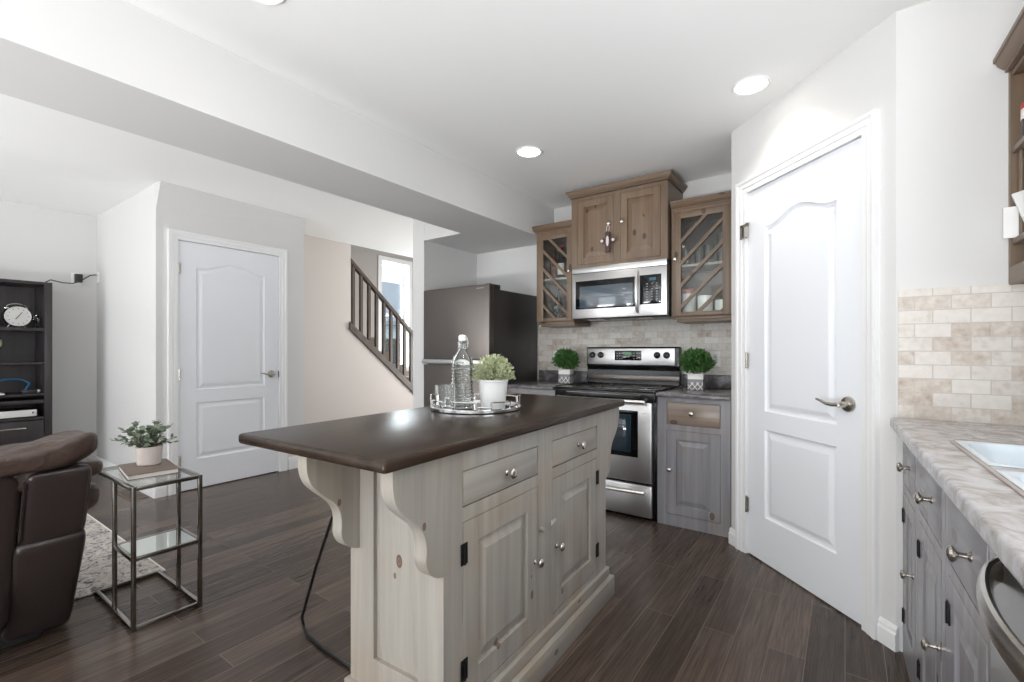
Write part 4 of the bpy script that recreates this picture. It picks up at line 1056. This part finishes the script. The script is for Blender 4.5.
# ------------------------------------------------------------------ refrigerator
fr = thing('refrigerator', 'black stainless bottom-freezer refrigerator in the alcove under the beam', 'refrigerator', (-3.07, 2.93, 0))
W = 0.75
m = MB(); m.box(0.006, W-0.012, 0.075, 0.74, 0.03, 1.648, 0.006); m.box(0.03, W-0.03, 0.1, 0.7, 0.0, 0.03); m.build('case', M['fr_side'], fr)
m = MB(); m.box(0.0, W, 0.0, 0.068, 1.055, 1.68, 0.010, 3); d = m.build('refrigerator_door', M['ss_dark'], fr)
m = MB(); m.box(W-0.13, W-0.055, -0.001, 0.001, 1.648, 1.654); m.build('name_badge', M['mark'], d, smooth=False)
m = MB(); m.box(0.0, W, 0.0, 0.068, 0.05, 1.042, 0.010, 3); d = m.build('freezer_drawer', M['ss_dark'], fr)
m = MB(); m.box(0.022, W-0.022, -0.045, -0.018, 1.030, 1.066, 0.006, 2); m.box(0.03, 0.06, -0.02, 0.002, 1.018, 1.045); m.box(W-0.06, W-0.03, -0.02, 0.002, 1.018, 1.045); m.build('handle', M['ss'], d)
m = MB(); m.box(W-0.10, W-0.012, 0.072, 0.17, 1.6485, 1.686, 0.004); m.box(W-0.06, W-0.02, 0.03, 0.08, 1.6805, 1.688, 0.002); m.build('hinge_cover', M['fr_side'], fr)

# ------------------------------------------------------------------ sink side (front towards -x)
RT = 1.4; RZ = rad(-90+RT); XF = 0.178          # the run opens very slightly from the wall line
def xrun(x, y): return x + (2.292-y)*math.tan(rad(RT))
def rcab(label, ya, yb, knob_y, kz, ky):
    W_ = ya-yb
    return base_cab('base_cabinet', label, (xrun(XF, ya), ya, 0), RZ, W_-0.001, 0.848, 0.55,
        [(0.042, W_-0.042, [(0.075, 0.622), (0.652, 0.812)])], [(0.0445, W_-0.0445, 0.0775, 0.6195, ya-knob_y, kz, 0.044)],
        [(0.0445, W_-0.0445, 0.6545, 0.8095, ya-ky)], BM, hollow=0.66)
rcab('grey stained base cabinet under the sink counter, next to the pantry wall', 2.295, 1.945, 2.02, 0.40, 2.10)
rcab('grey stained base cabinet under the sink counter, second from the pantry wall', 1.943, 1.522, 1.595, 0.39, 1.69)
rcab('grey stained base cabinet under the sink counter, beside the dishwasher', 1.520, 1.120, 1.20, 0.40, 1.27)
# counter with two bowl cut-outs
SX0, SX1 = 0.244, 0.66; B1 = (1.470, 1.805); B2 = (1.00, 1.410)
m = MB()
YN = 0.30
m.box(0.140, SX0, YN, 2.292, 0.850, 0.890, 0.0); m.box(SX1, 0.740, YN, 2.292, 0.850, 0.890)
m.box(SX0, SX1, B1[1], 2.292, 0.850, 0.890); m.box(SX0, SX1, B2[1], B1[0], 0.850, 0.890); m.box(SX0, SX1, YN, B2[0], 0.850, 0.890)
bmesh.ops.remove_doubles(m.bm, verts=m.bm.verts, dist=1e-5)
es = [e for e in m.bm.edges if all(abs(v.co.x-0.140) < 1e-4 for v in e.verts) and abs(e.verts[0].co.z-e.verts[1].co.z) < 1e-4]
bmesh.ops.bevel(m.bm, geom=es, offset=0.011, segments=4, profile=0.5, affect='EDGES')
for v in m.bm.verts: v.co.x = xrun(v.co.x, v.co.y)
ct = m.build('countertop', M['lam'], ang=30)
tag(ct, 'marbled grey counter holding the white double sink', 'countertop')
sk = thing('sink', 'white double-bowl sink set in the marbled counter', 'sink', (xrun(0.452, 1.41), 1.41, 0.890), rad(RT))
def bowl(y0, y1):
    m = MB(); bm = m.bm; prev = None
    cx, cy = 0.0, (y0+y1)/2-1.41; hx, hy = (SX1-SX0)/2-0.001, (y1-y0)/2-0.001
    def ring(sx, sy, z, r):
        pts = []
        for qx, qy, a0 in ((1,1,0), (-1,1,90), (-1,-1,180), (1,-1,270)):
            for i in range(7):
                a = rad(a0+90*i/6); pts.append(bm.verts.new((cx+qx*(sx-r)+r*math.cos(a), cy+qy*(sy-r)+r*math.sin(a), z)))
        return pts
    for ins, z, r in ((-0.006, 0.001, 0.006), (-0.004, 0.003, 0.010), (0.004, 0.0035, 0.04), (0.012, 0.001, 0.055), (0.018, -0.02, 0.06), (0.026, -0.12, 0.06), (0.05, -0.165, 0.06), (0.09, -0.178, 0.06)):
        rg = ring(hx-ins, hy-ins, z, r)
        if prev:
            n_ = len(rg)
            for i in range(n_): bm.faces.new((prev[i], prev[(i+1) % n_], rg[(i+1) % n_], rg[i]))
        prev = rg
    bm.faces.new(prev)
    b = m.build('bowl', M['sinkw'], sk, ang=50)
    m = MB(); m.lathe([(0, -0.176), (0.04, -0.176), (0.042, -0.172), (0.03, -0.174), (0, -0.1745)], (cx, cy, 0), 'Z', 24); m.build('drain', M['chrome'], b)
bowl(*B1); bowl(*B2)
m = MB()
def rr(sx, sy, r, z):
    pts = []
    for qx, qy, a0 in ((1,1,0), (-1,1,90), (-1,-1,180), (1,-1,270)):
        for i in range(6):
            a = rad(a0+90*i/5); pts.append((qx*(sx-r)+r*math.cos(a), qy*(sy-r)+r*math.sin(a), z))
    return pts
m.tube(rr(0.222, 0.422, 0.05, 0.0015), 0.0045, 8, closed=True, ry=0.003); m.build('rim', M['lam_rim'], sk)
# corner fillers round the rounded bowl corners are part of the counter opening
# dishwasher
dw = thing('dishwasher', 'stainless dishwasher with a bowed bar handle under the sink counter', 'dishwasher', (xrun(XF, 1.116), 1.116, 0), RZ)
m = MB(); m.box(0.004, 0.596, 0.02, 0.53, 0.08, 0.838); m.box(0.02, 0.58, 0.06, 0.5, 0.0, 0.08); m.build('tub', M['black'], dw, smooth=False)
m = MB(); m.box(0.004, 0.596, -0.008, 0.018, 0.11, 0.820, 0.006); d = m.build('door', M['ss'], dw)
pts = [(0.070, -0.010, 0.800)]+[(0.075+0.45*i/16, -0.014-0.046*math.sin(PI*i/16)**0.7, 0.800) for i in range(17)]+[(0.53, -0.010, 0.800)]
m = MB(); m.tube(pts, 0.009, 12, ry=0.020); m.build('handle', M['nickel'], d)

# upper cabinet with plate rack at the right edge
pc = thing('plate_rack_cabinet', 'brown-toned open wall cabinet with plate rack by the sink', 'upper cabinet', (0.458, 2.300, 0), RZ)
W = 0.62; D = 0.335; zb, zt = 1.37, 2.10
m = MB(); m.box(0, 0.02, 0.0, D, zb, zt); m.box(W-0.02, W, 0, D, zb, zt); m.box(0.02, W-0.02, D-0.012, D, zb, zt); m.build('carcass', M['up_c'], pc, smooth=False)
for z, nm in ((1.505, 'shelf'), (1.815, 'shelf'), (2.08, 'shelf')):
    m = MB(); m.box(0.021, W-0.021, 0.004, D-0.013, z, z+0.02, 0.002); m.build(nm, M['up_x'], pc)
m = MB(); m.box(0.02, W-0.02, 0.0, 0.018, zb, 1.43); m.build('valance', M['up_x'], pc, smooth=False)
for k in range(9):
    m = MB(); x = 0.05+k*0.06; m.lathe([(0, 1.5255), (0.007, 1.5255), (0.007, 1.8145), (0, 1.8145)], (x, 0.02, 0), 'Z', 10); m.build('dowel', M['up_z'], pc)
crown(pc, 0.003, W, 0.0, D, 2.102, M['up_x'], left=False, right=True, k=0.75)
# a bottle, leaning plates
jar = thing('sauce_jar', 'dark jar with red and white label on the open shelf near the sink', 'jar', (0.50, 2.185, 1.8355))
m = MB(); m.lathe([(0, 0), (0.034, 0), (0.036, 0.004), (0.036, 0.11), (0.026, 0.135), (0.024, 0.16), (0, 0.16)], (0,0,0), 'Z', 24); m.build('jar_body', M['wine'], jar)
m = MB(); m.lathe([(0.0368, 0.055), (0.0368, 0.088)], (0,0,0), 'Z', 24); m.build('paper_label', M['paper'], jar)
m = MB(); m.lathe([(0.0368, 0.0885), (0.0368, 0.108)], (0,0,0), 'Z', 24); m.build('red_band', M['red'], jar)
m = MB(); m.lathe([(0, 0.1605), (0.027, 0.1605), (0.027, 0.178), (0, 0.178)], (0,0,0), 'Z', 24); m.build('lid', M['plastic_k'], jar)
m = MB(); m.box(0.0, 0.15, -0.004, 0.004, 0.0, 0.105, 0.002)
o = m.build('card', M['potw'], loc=(0.438, 2.266, 1.5265)); tag(o, 'white card sticking out of the plate rack beside the wall', 'card')
m = MB(); m.box(0.0, 0.15, -0.006, 0.006, 0.0, 0.15, 0.002)
o = m.build('dish', M['potw'], loc=(0.490, 2.218, 1.527)); o.rotation_euler = (rad(-12), rad(-14), 0); tag(o, 'pale square dish leaning at an angle in the plate rack', 'dish')

# ------------------------------------------------------------------ living room: side table, book, plant
tb = thing('side_table', 'silver framed glass side table with a mirrored lower shelf', 'side table', (-2.606, 0.767, 0))
hx, hy, H, q = 0.259, 0.128, 0.588, 0.016
for sx in (-1, 1):
    for sy in (-1, 1):
        m = MB(); x = (hx-q/2) if sx > 0 else 0.010; y = sy*(hy-q/2)
        m.box(x-q/2, x+q/2, y-q/2, y+q/2, 0 if sx > 0 else 0.0205, H if sx > 0 else H-q-0.0005, 0.002); m.build('leg', M['tframe'], tb)
for nm, z in (('base_rail', 0.004), ('shelf_rail', 0.285), ('top_rail', H-q)):
    m = MB(); zz = z+q if nm != 'top_rail' else H; xa = -hx if nm != 'shelf_rail' else 0.0185
    m.box(xa+q, hx-q, -hy, -hy+q, z, zz, 0.002); m.box(xa+q, hx-q, hy-q, hy, z, zz, 0.002)
    m.box(xa, xa+q, -hy, hy, z, zz, 0.002); m.box(hx-q, hx, -hy+q, hy-q, z, zz, 0.002)
    m.build(nm, M['tframe'], tb)
m = MB(); m.box(-hx+q+0.0005, hx-q-0.0005, -hy+q+0.0005, hy-q-0.0005, H-0.008, H-0.001); m.build('glass_top', M['pane'], tb, smooth=False)
m = MB(); m.box(0.0185+q, hx-q-0.0005, -hy+q+0.0005, hy-q-0.0005, 0.293, 0.299); m.build('mirrored_shelf', M['mirror'], tb, smooth=False)
bk = thing('book', 'taupe hardcover book lying on the glass side table under the plant', 'book', (-2.613, 0.773, H+0.0005), rad(-8))
m = MB(); m.box(-0.135, 0.135, -0.088, 0.088, 0.003, 0.019); m.build('pages', M['paper'], bk, smooth=False)
m = MB(); m.box(-0.139, 0.139, -0.092, 0.092, 0.0195, 0.0225, 0.001); m.box(-0.139, 0.139, -0.092, 0.092, 0.0, 0.0028, 0.001); m.box(-0.139, 0.139, 0.0885, 0.092, 0.0028, 0.0195); m.build('cover', M['cover'], bk)
ep = thing('potted_plant', 'eucalyptus-like plant in a pale concrete pot on the side table book', 'plant', (-2.66, 0.79, H+0.0235))
m = MB(); m.lathe([(0, 0), (0.042, 0), (0.046, 0.004), (0.053, 0.082), (0.053, 0.086), (0.048, 0.086), (0.046, 0.074), (0, 0.072)], (0,0,0), 'Z', 32); m.build('pot', M['potc'], ep)
mst = MB(); mlf = MB(); bm = mlf.bm
for k in range(26):
    a = 2*PI*k/26*3.1+random.uniform(-.3,.3); ln = random.uniform(0.08, 0.145); el = random.uniform(0.25, 1.4)
    tip = Vector((math.cos(a)*math.cos(el), math.sin(a)*math.cos(el), math.sin(el)*0.95))*ln
    p0 = Vector((math.cos(a)*0.012, math.sin(a)*0.012, 0.073)); pm = p0+tip*0.5+Vector((0, 0, 0.02)); p1 = p0+tip
    pts = [(p0*(1-t_)**2+pm*2*t_*(1-t_)+p1*t_*t_) for t_ in (0, .25, .5, .75, 1)]
    mst.tube([tuple(p) for p in pts], 0.0012, 5)
    for j in range(11):
        t_ = 0.25+0.75*j/10; p = p0*(1-t_)**2+pm*2*t_*(1-t_)+p1*t_*t_
        d = Vector((random.uniform(-1,1), random.uniform(-1,1), random.uniform(-.4,.8))).normalized(); s = random.uniform(0.020, 0.031)
        side = d.cross(Vector((0.3, 0.2, 1))).normalized(); w_ = s*0.42
        vs = [bm.verts.new(p), bm.verts.new(p+d*s*0.35+side*w_), bm.verts.new(p+d*s*0.75+side*w_*0.8), bm.verts.new(p+d*s), bm.verts.new(p+d*s*0.75-side*w_*0.8), bm.verts.new(p+d*s*0.35-side*w_)]
        bm.faces.new(vs)
mst.build('stems', M['stem'], ep); mlf.build('foliage', M['leaf_p'], ep, smooth=False)

# rug and register
rg = MB(); rg.box(-4.95, -2.868, -1.2, 0.915, 0.0005, 0.009, 0.003); rg = rg.build('area_rug', M['rug'])
tag(rg, 'faded cream and grey patterned rug beside the leather sofa', 'rug')
m = MB(); m.box(-4.95, -2.870, 0.9155, 0.924, 0.0008, 0.008, 0.002); m.build('binding', M['paper'], rg)
vt = MB(); vt.box(-4.80, -4.42, 1.19, 1.31, 0.0005, 0.005, 0.002)
vt = vt.build('floor_register', M['vent']); tag(vt, 'brown floor register at the foot of the wall beside the closet door', 'vent')
m = MB()
for k in range(14): m.box(-4.78+k*0.025, -4.768+k*0.025, 1.205, 1.295, 0.0051, 0.0056)
m.build('slots', M['plastic_k'], vt, smooth=False)

# ------------------------------------------------------------------ leather sofa seen from behind
sf = thing('leather_sofa', 'dark brown leather reclining sofa seen from behind beside the side table', 'sofa', (-2.30, 0.52, 0))
def puff(m, cx, cy, cz, sx, sy, sz, e=0.35, shear=0.0, n=20, wob=0.0, zref=0.0):
    """superellipsoid cushion"""
    def sg(v, p): return math.copysign(abs(v)**p, v)
    rings = []
    for i in range(n+1):
        ph = -PI/2+PI*i/n; ring = []
        for k in range(2*n):
            th = 2*PI*k/(2*n)
            x = sg(math.cos(ph), e)*sg(math.cos(th), e)*sx; y = sg(math.cos(ph), e)*sg(math.sin(th), e)*sy; z = sg(math.sin(ph), e)*sz
            if wob: 
                f = 1+wob*math.sin(y*17+z*9+cx*7)*math.cos(y*7-z*23)
                x *= f; z *= f
            z_ = z+cz
            ring.append(m.bm.verts.new((cx+x+shear*(z_-zref), cy+y, z_)))
        rings.append(ring)
    for a, b in zip(rings, rings[1:]):
        for k in range(2*n):
            k2 = (k+1) % (2*n)
            try: m.bm.faces.new((a[k], a[k2], b[k2], b[k]))
            except ValueError: pass
    bmesh.ops.remove_doubles(m.bm, verts=[v for r_ in rings for v in r_], dist=1e-5)
SH = 0.42
def xb(z): return -0.02 - (0.58-z)*SH           # outer back plane (local x)
m = MB(); puff(m, xb(0.58)-0.075, -1.0, 0.42, 0.089, 0.80, 0.32, 0.12, SH, zref=0.58); m.build('back_panel', M['leather'], sf, ang=70)
m = MB(); puff(m, xb(0.58)-0.080, -0.105, 0.585, 0.094, 0.090, 0.142, 0.25, SH, zref=0.58); sp_ = m.build('side_back_panel', M['leather'], sf, ang=70)
for yw in (-0.196, -0.028):
    m = MB(); m.tube([(xb(z)+0.010, yw, z) for z in (0.47, 0.52, 0.58, 0.64, 0.70)], 0.0035, 6); m.build('welt', M['leather'], sp_)
# arm with its rear end seen from the back
m = MB(); puff(m, xb(0.42)-0.445, -0.11, 0.236, 0.47, 0.105, 0.234, 0.17, 0.58, zref=0.42); m.build('armrest', M['leather'], sf, ang=70)
m = MB(); puff(m, -0.60, -1.0, 0.25, 0.42, 0.78, 0.19, 0.25); m.build('seat', M['leather'], sf, ang=70)
m = MB(); m.box(-0.95, -0.30, -1.75, -0.10, 0.0095, 0.08, 0.01); m.build('base', M['plastic_k'], sf)
# pillow top of the back: three soft rolls, fullest at the end
m = MB()
for cz, dz, dx, ex in ((0.800, 0.076, -0.085, 0.0), (0.70, 0.055, -0.105, 0.030), (0.575, 0.085, -0.125, 0.036)):
    n0 = len(m.bm.verts)
    puff(m, xb(cz)+dx, -0.89, cz, 0.115, 0.890+ex, dz, 0.5, 0.1, n=34, wob=0.03, zref=cz)
    m.bm.verts.ensure_lookup_table()
    for v in m.bm.verts[n0:]:
        y = v.co.y
        if v.co.z > 0.7: v.co.z += 0.24*max(-0.42, min(0.0, y+0.02))*(v.co.z-0.7)/0.15 + 0.006*math.sin(y*31+v.co.x*40)
m.build('back_cushion', M['leather_soft'], sf, ang=80)

# ------------------------------------------------------------------ hutch with its things
ht = thing('media_hutch', 'tall espresso shelving hutch against the far living room wall', 'hutch', (-5.50, 0.955, 0), rad(90))
# local: x -> world +y, front at y=0, back towards -x world
Wh = 1.9; D = 0.375
m = MB(); m.box(-0.048, 0.0, 0.0, D, 0, 1.72, 0.002); m.box(-Wh, -Wh+0.048, 0, D, 0, 1.72, 0.002); m.box(-Wh+0.048, -0.048, D-0.015, D, 0, 1.70); m.box(-Wh+0.048, -0.048, 0, D, 1.695, 1.72, 0.002)
m.box(-Wh+0.048, -0.048, 0.0, D-0.015, 0.0, 0.06); m.build('carcass', M['espresso'], ht)
for z, h_ in ((1.305, 0.028), (1.026, 0.020), (0.765, 0.018), (0.70, 0.030), (0.565, 0.022)):
    m = MB(); m.box(-Wh+0.049, -0.049, 0.006, D-0.016, z, z+h_, 0.002); m.build('shelf', M['espresso'], ht)
for z0, z1 in ((0.33, 0.56), (0.07, 0.32)):
    m = MB(); m.box(-0.95, -0.052, -0.002, 0.016, z0, z1, 0.003); d = m.build('drawer', M['espresso'], ht)
    m = MB(); m.box(-0.60, -0.16, -0.024, -0.014, z1-0.062, z1-0.052, 0.002); m.box(-0.58, -0.57, -0.016, -0.002, z1-0.061, z1-0.053); m.box(-0.19, -0.18, -0.016, -0.002, z1-0.061, z1-0.053); m.build('handle', M['nickel'], d)
# alarm clock
ck = thing('alarm_clock', 'silver and black alarm clock with a pale dial on the hutch top shelf', 'clock', (-5.60, 0.757, 1.3335), rad(100))
m = MB(); m.lathe([(0, 0), (0.078, 0), (0.082, 0.006), (0.082, 0.05), (0.07, 0.058), (0, 0.058)], (0, 0.03, 0.092), '-Y', 36); m.build('case', M['black'], ck)
m = MB(); m.lathe([(0.0, 0.0), (0.073, 0.0), (0.076, 0.003), (0.08, 0.004), (0.082, 0.0)], (0, -0.029, 0.092), '-Y', 36); f_ = m.build('dial', M['plastic_g'], ck)
m = MB(); Mx = Matrix.Translation((0, -0.033, 0.092))
for ang_, ln_, w_ in ((32, 0.042, 0.004), (215, 0.03, 0.005)):
    m.box(-w_/2, w_/2, -0.001, 0.001, -0.008, ln_, M=Mx @ Matrix.Rotation(rad(ang_), 4, 'Y'))
m.build('hands', M['plastic_k'], f_, smooth=False)
m = MB()
for k in range(12):
    a = 2*PI*k/12; m.box(-0.002, 0.002, -0.001, 0.0, 0.058, 0.066, M=Mx @ Matrix.Rotation(a, 4, 'Y'))
m.build('hour_marks', M['plastic_k'], f_, smooth=False)
m = MB(); m.tube([(0.06*math.cos(PI*i/10), 0, 0.168+0.028*math.sin(PI*i/10)) for i in range(11)], 0.006, 8); m.build('handle', M['nickel'], ck)
for s in (-1, 1):
    m = MB(); m.ball((s*0.058, 0, 0.158), 0.022, 0.022, 0.014); m.build('bell', M['chrome'], ck)
    m = MB(); m.tube([(s*0.04, 0, 0.03), (s*0.055, 0, 0.0)], 0.006, 8); m.build('foot', M['chrome'], ck)
og = thing('figurine', 'small dark ornament with silver specks right of the alarm clock', 'ornament', (-5.62, 0.872, 1.3335))
m = MB(); m.lathe([(0, 0), (0.024, 0), (0.022, 0.008), (0.008, 0.02), (0.01, 0.05), (0.026, 0.075), (0.024, 0.1), (0.01, 0.118), (0, 0.12)], (0,0,0), 'Z', 20); m.build('figure_body', M['black'], og)
m = MB()
for k in range(16):
    a = random.uniform(0, 2*PI); z = random.uniform(0.06, 0.11); m.ball((0.025*math.cos(a), 0.025*math.sin(a), z), 0.004, u=8, v=6)
m.build('specks', M['chrome'], og)
m = MB(); m.ball((0, 0, 0.042), 0.042, 0.042, 0.042, 20, 14); o = m.build('decor_ball', M['potw'], loc=(-5.56, 0.60, 1.3335)); tag(o, 'white ball ornament left of the alarm clock, cut off by the frame', 'ornament')
cl2 = thing('desk_clock', 'small dark-rimmed olive dial on a stand, second hutch shelf, cut off by the frame', 'clock', (-5.60, 0.625, 1.0465), rad(95))
m = MB(); m.lathe([(0.055, 0), (0.062, 0.004), (0.062, 0.014), (0.052, 0.018), (0.05, 0.012)], (0, 0.01, 0.155), '-Y', 32); m.box(-0.03, 0.03, -0.02, 0.03, 0, 0.012, 0.002); m.box(-0.006, 0.006, 0.0, 0.012, 0.01, 0.10); m.build('rim_and_stand', M['black'], cl2)
m = MB(); m.lathe([(0, 0), (0.054, 0)], (0, -0.001, 0.155), '-Y', 32); m.build('dial', plain('olive_dial', (126, 128, 98), 0.4, var=0.4, vscale=60), cl2)
pts = []
for i in range(25):
    t_ = i/24; pts.append((-5.62+0.03*math.sin(t_*7), 0.45+0.40*math.sin(t_*PI*0.5)-(0.05 if t_ > .85 else 0)*(t_-.85)/.15, 0.795+0.11*math.sin(PI*min(1, t_*1.0))**0.7+0.0))
m = MB(); m.tube(pts, 0.007, 8); m.tube([(-5.62, 0.56, 0.80), (-5.62, 0.585, 0.86), (-5.63, 0.62, 0.905)], 0.007, 8); o = m.build('network_cable', M['blue']); tag(o, 'blue cable looping over a lower shelf of the hutch', 'cable')
pg = thing('plug_adapter', 'small black plug with a bright tip on the lower hutch shelf by the blue cable', 'plug', (-5.56, 0.84, 0.7835))
m = MB(); m.box(-0.02, 0.02, -0.06, 0.03, 0, 0.028, 0.004); m.build('plug_body', M['plastic_k'], pg)
m = MB(); m.ball((0, 0.04, 0.016), 0.013); m.build('tip', M['plastic_w'], pg)
m = MB(); m.box(-5.78, -5.52, 0.30, 0.68, 0.7835, 0.795, 0.002); o = m.build('paper_stack', M['paper']); tag(o, 'flat stack of white papers under the blue cable on the hutch', 'papers')
cb = thing('cable_box', 'slim silver media box in the low bay of the hutch', 'media box', (-5.52, 0.60, 0.5875))
m = MB(); m.box(-0.26, 0.0, -0.22, 0.262, 0.008, 0.062, 0.003); m.build('case', M['plastic_k'], cb)
m = MB(); m.box(0.0005, 0.006, -0.22, 0.262, 0.008, 0.062, 0.001); p_ = m.build('front', M['plastic_g'], cb)
m = MB(); m.box(0.006, 0.0068, 0.235, 0.245, 0.03, 0.045); m.build('button', M['plastic_k'], p_, smooth=False)
m = MB()
for a, b in ((-0.22, -0.2), (0.2, 0.235)): m.box(-0.2, -0.02, a, b, 0, 0.0078)
m.build('feet', M['plastic_k'], cb, smooth=False)
# wall outlet with adapter, jack and the slack cable between them
ou = outlet((-5.899, 1.185, 1.812), rad(90), 'white outlet with a dark adapter, high on the wall right of the hutch')
ad = MB(); ad.box(-5.892, -5.855, 1.17, 1.225, 1.785, 1.862, 0.004); ad = ad.build('power_adapter', M['plastic_k']); tag(ad, 'dark power adapter plugged into the outlet right of the hutch', 'adapter')
jk = thing('wall_jack', 'small white cable jack near the wall corner right of the hutch', 'jack', (-5.84, 1.334, 1.845))
m = MB(); m.box(-0.036, 0.036, -0.006, 0, -0.052, 0.052, 0.002); m.build('cover_plate', M['plastic_w'], jk)
m = MB(); m.lathe([(0, 0), (0.006, 0), (0.006, 0.02), (0, 0.02)], (0, -0.006, 0.02), '-Y', 12); m.build('connector', M['nickel'], jk)
m = MB(); cpts = [(-5.83, 1.31, 1.865), (-5.82, 1.27, 1.855), (-5.83, 1.21, 1.80), (-5.84, 1.15, 1.765), (-5.84, 1.08, 1.765), (-5.83, 1.0, 1.78), (-5.80, 0.93, 1.727), (-5.78, 0.80, 1.7245), (-5.78, 0.66, 1.73), (-5.79, 0.58, 1.80)]
m.tube(cpts, 0.005, 8); o = m.build('coaxial_cable', M['plastic_k']); tag(o, 'black cable drooping from the wall jack to the hutch top', 'cable')

# ------------------------------------------------------------------ stair railing
rl = thing('stair_railing', 'dark taupe wooden stair railing with square balusters', 'railing', (-4.95, 3.5, 0))
def zr(y): return 2.275 + y*(-0.862)       # handrail top at local y
def zs(y): return 1.485 + y*(-0.82)
Y1 = 1.55
m = MB(); m.prism([(0.0, zr(0)-0.06), (Y1, zr(Y1)-0.06), (Y1, zr(Y1)), (0.0, zr(0))], 'X', -0.03, 0.03, 0.006, 2); m.build('handrail', M['rail'], rl)
m = MB(); m.prism([(-0.03, zs(-0.03)-0.11), (Y1, zs(Y1)-0.12), (Y1, zs(Y1)-0.03), (-0.03, zs(-0.03)-0.03)], 'X', -0.025, 0.045, 0.004, 1)
m.prism([(-0.02, zs(-0.02)-0.03), (Y1, zs(Y1)-0.03), (Y1, zs(Y1)), (-0.02, zs(-0.02))], 'X', -0.035, 0.03, 0.004, 1); m.build('stringer', M['rail'], rl)
for k in range(13):
    y = 0.045+k*0.118; m = MB(); hw = 0.018
    m.prism([(y-hw, zs(y-hw)+0.001), (y+hw, zs(y+hw)+0.001), (y+hw, zr(y+hw)-0.061), (y-hw, zr(y-hw)-0.061)], 'X', -hw, hw); m.build('baluster', M['rail'], rl, smooth=False)

# ------------------------------------------------------------------ outside the stairwell window
gr = MB(); gr.box(-24, -6.2, -6, 22, -0.6, -0.4); gr = gr.build('lawn', M['grass'], smooth=False); gr['kind'] = 'structure'
hs = thing('neighbour_house', 'pale sided house with a dark roof outside the stair window', 'house', (-14.0, 10.5, -0.4))
m = MB(); m.box(-2.5, 2.5, -5, 5, 0, 2.3)
for k in range(11): m.box(2.5, 2.53, -5, 5, 0.05+k*0.2, 0.06+k*0.2+0.15)
m.build('walls', M['siding'], hs, smooth=False)
m = MB(); m.prism([(-3.0, 2.3), (2.9, 2.3), (2.9, 2.42), (0, 4.1), (-3.0, 2.42)], 'Y', -5.3, 5.3); m.build('roof', M['roof'], hs, smooth=False)
m = MB(); m.box(2.54, 2.58, -1.2, -0.2, 0.9, 1.9); m.box(2.54, 2.58, 1.2, 2.2, 0.9, 1.9); m.build('house_window', M['blackglass'], hs, smooth=False)
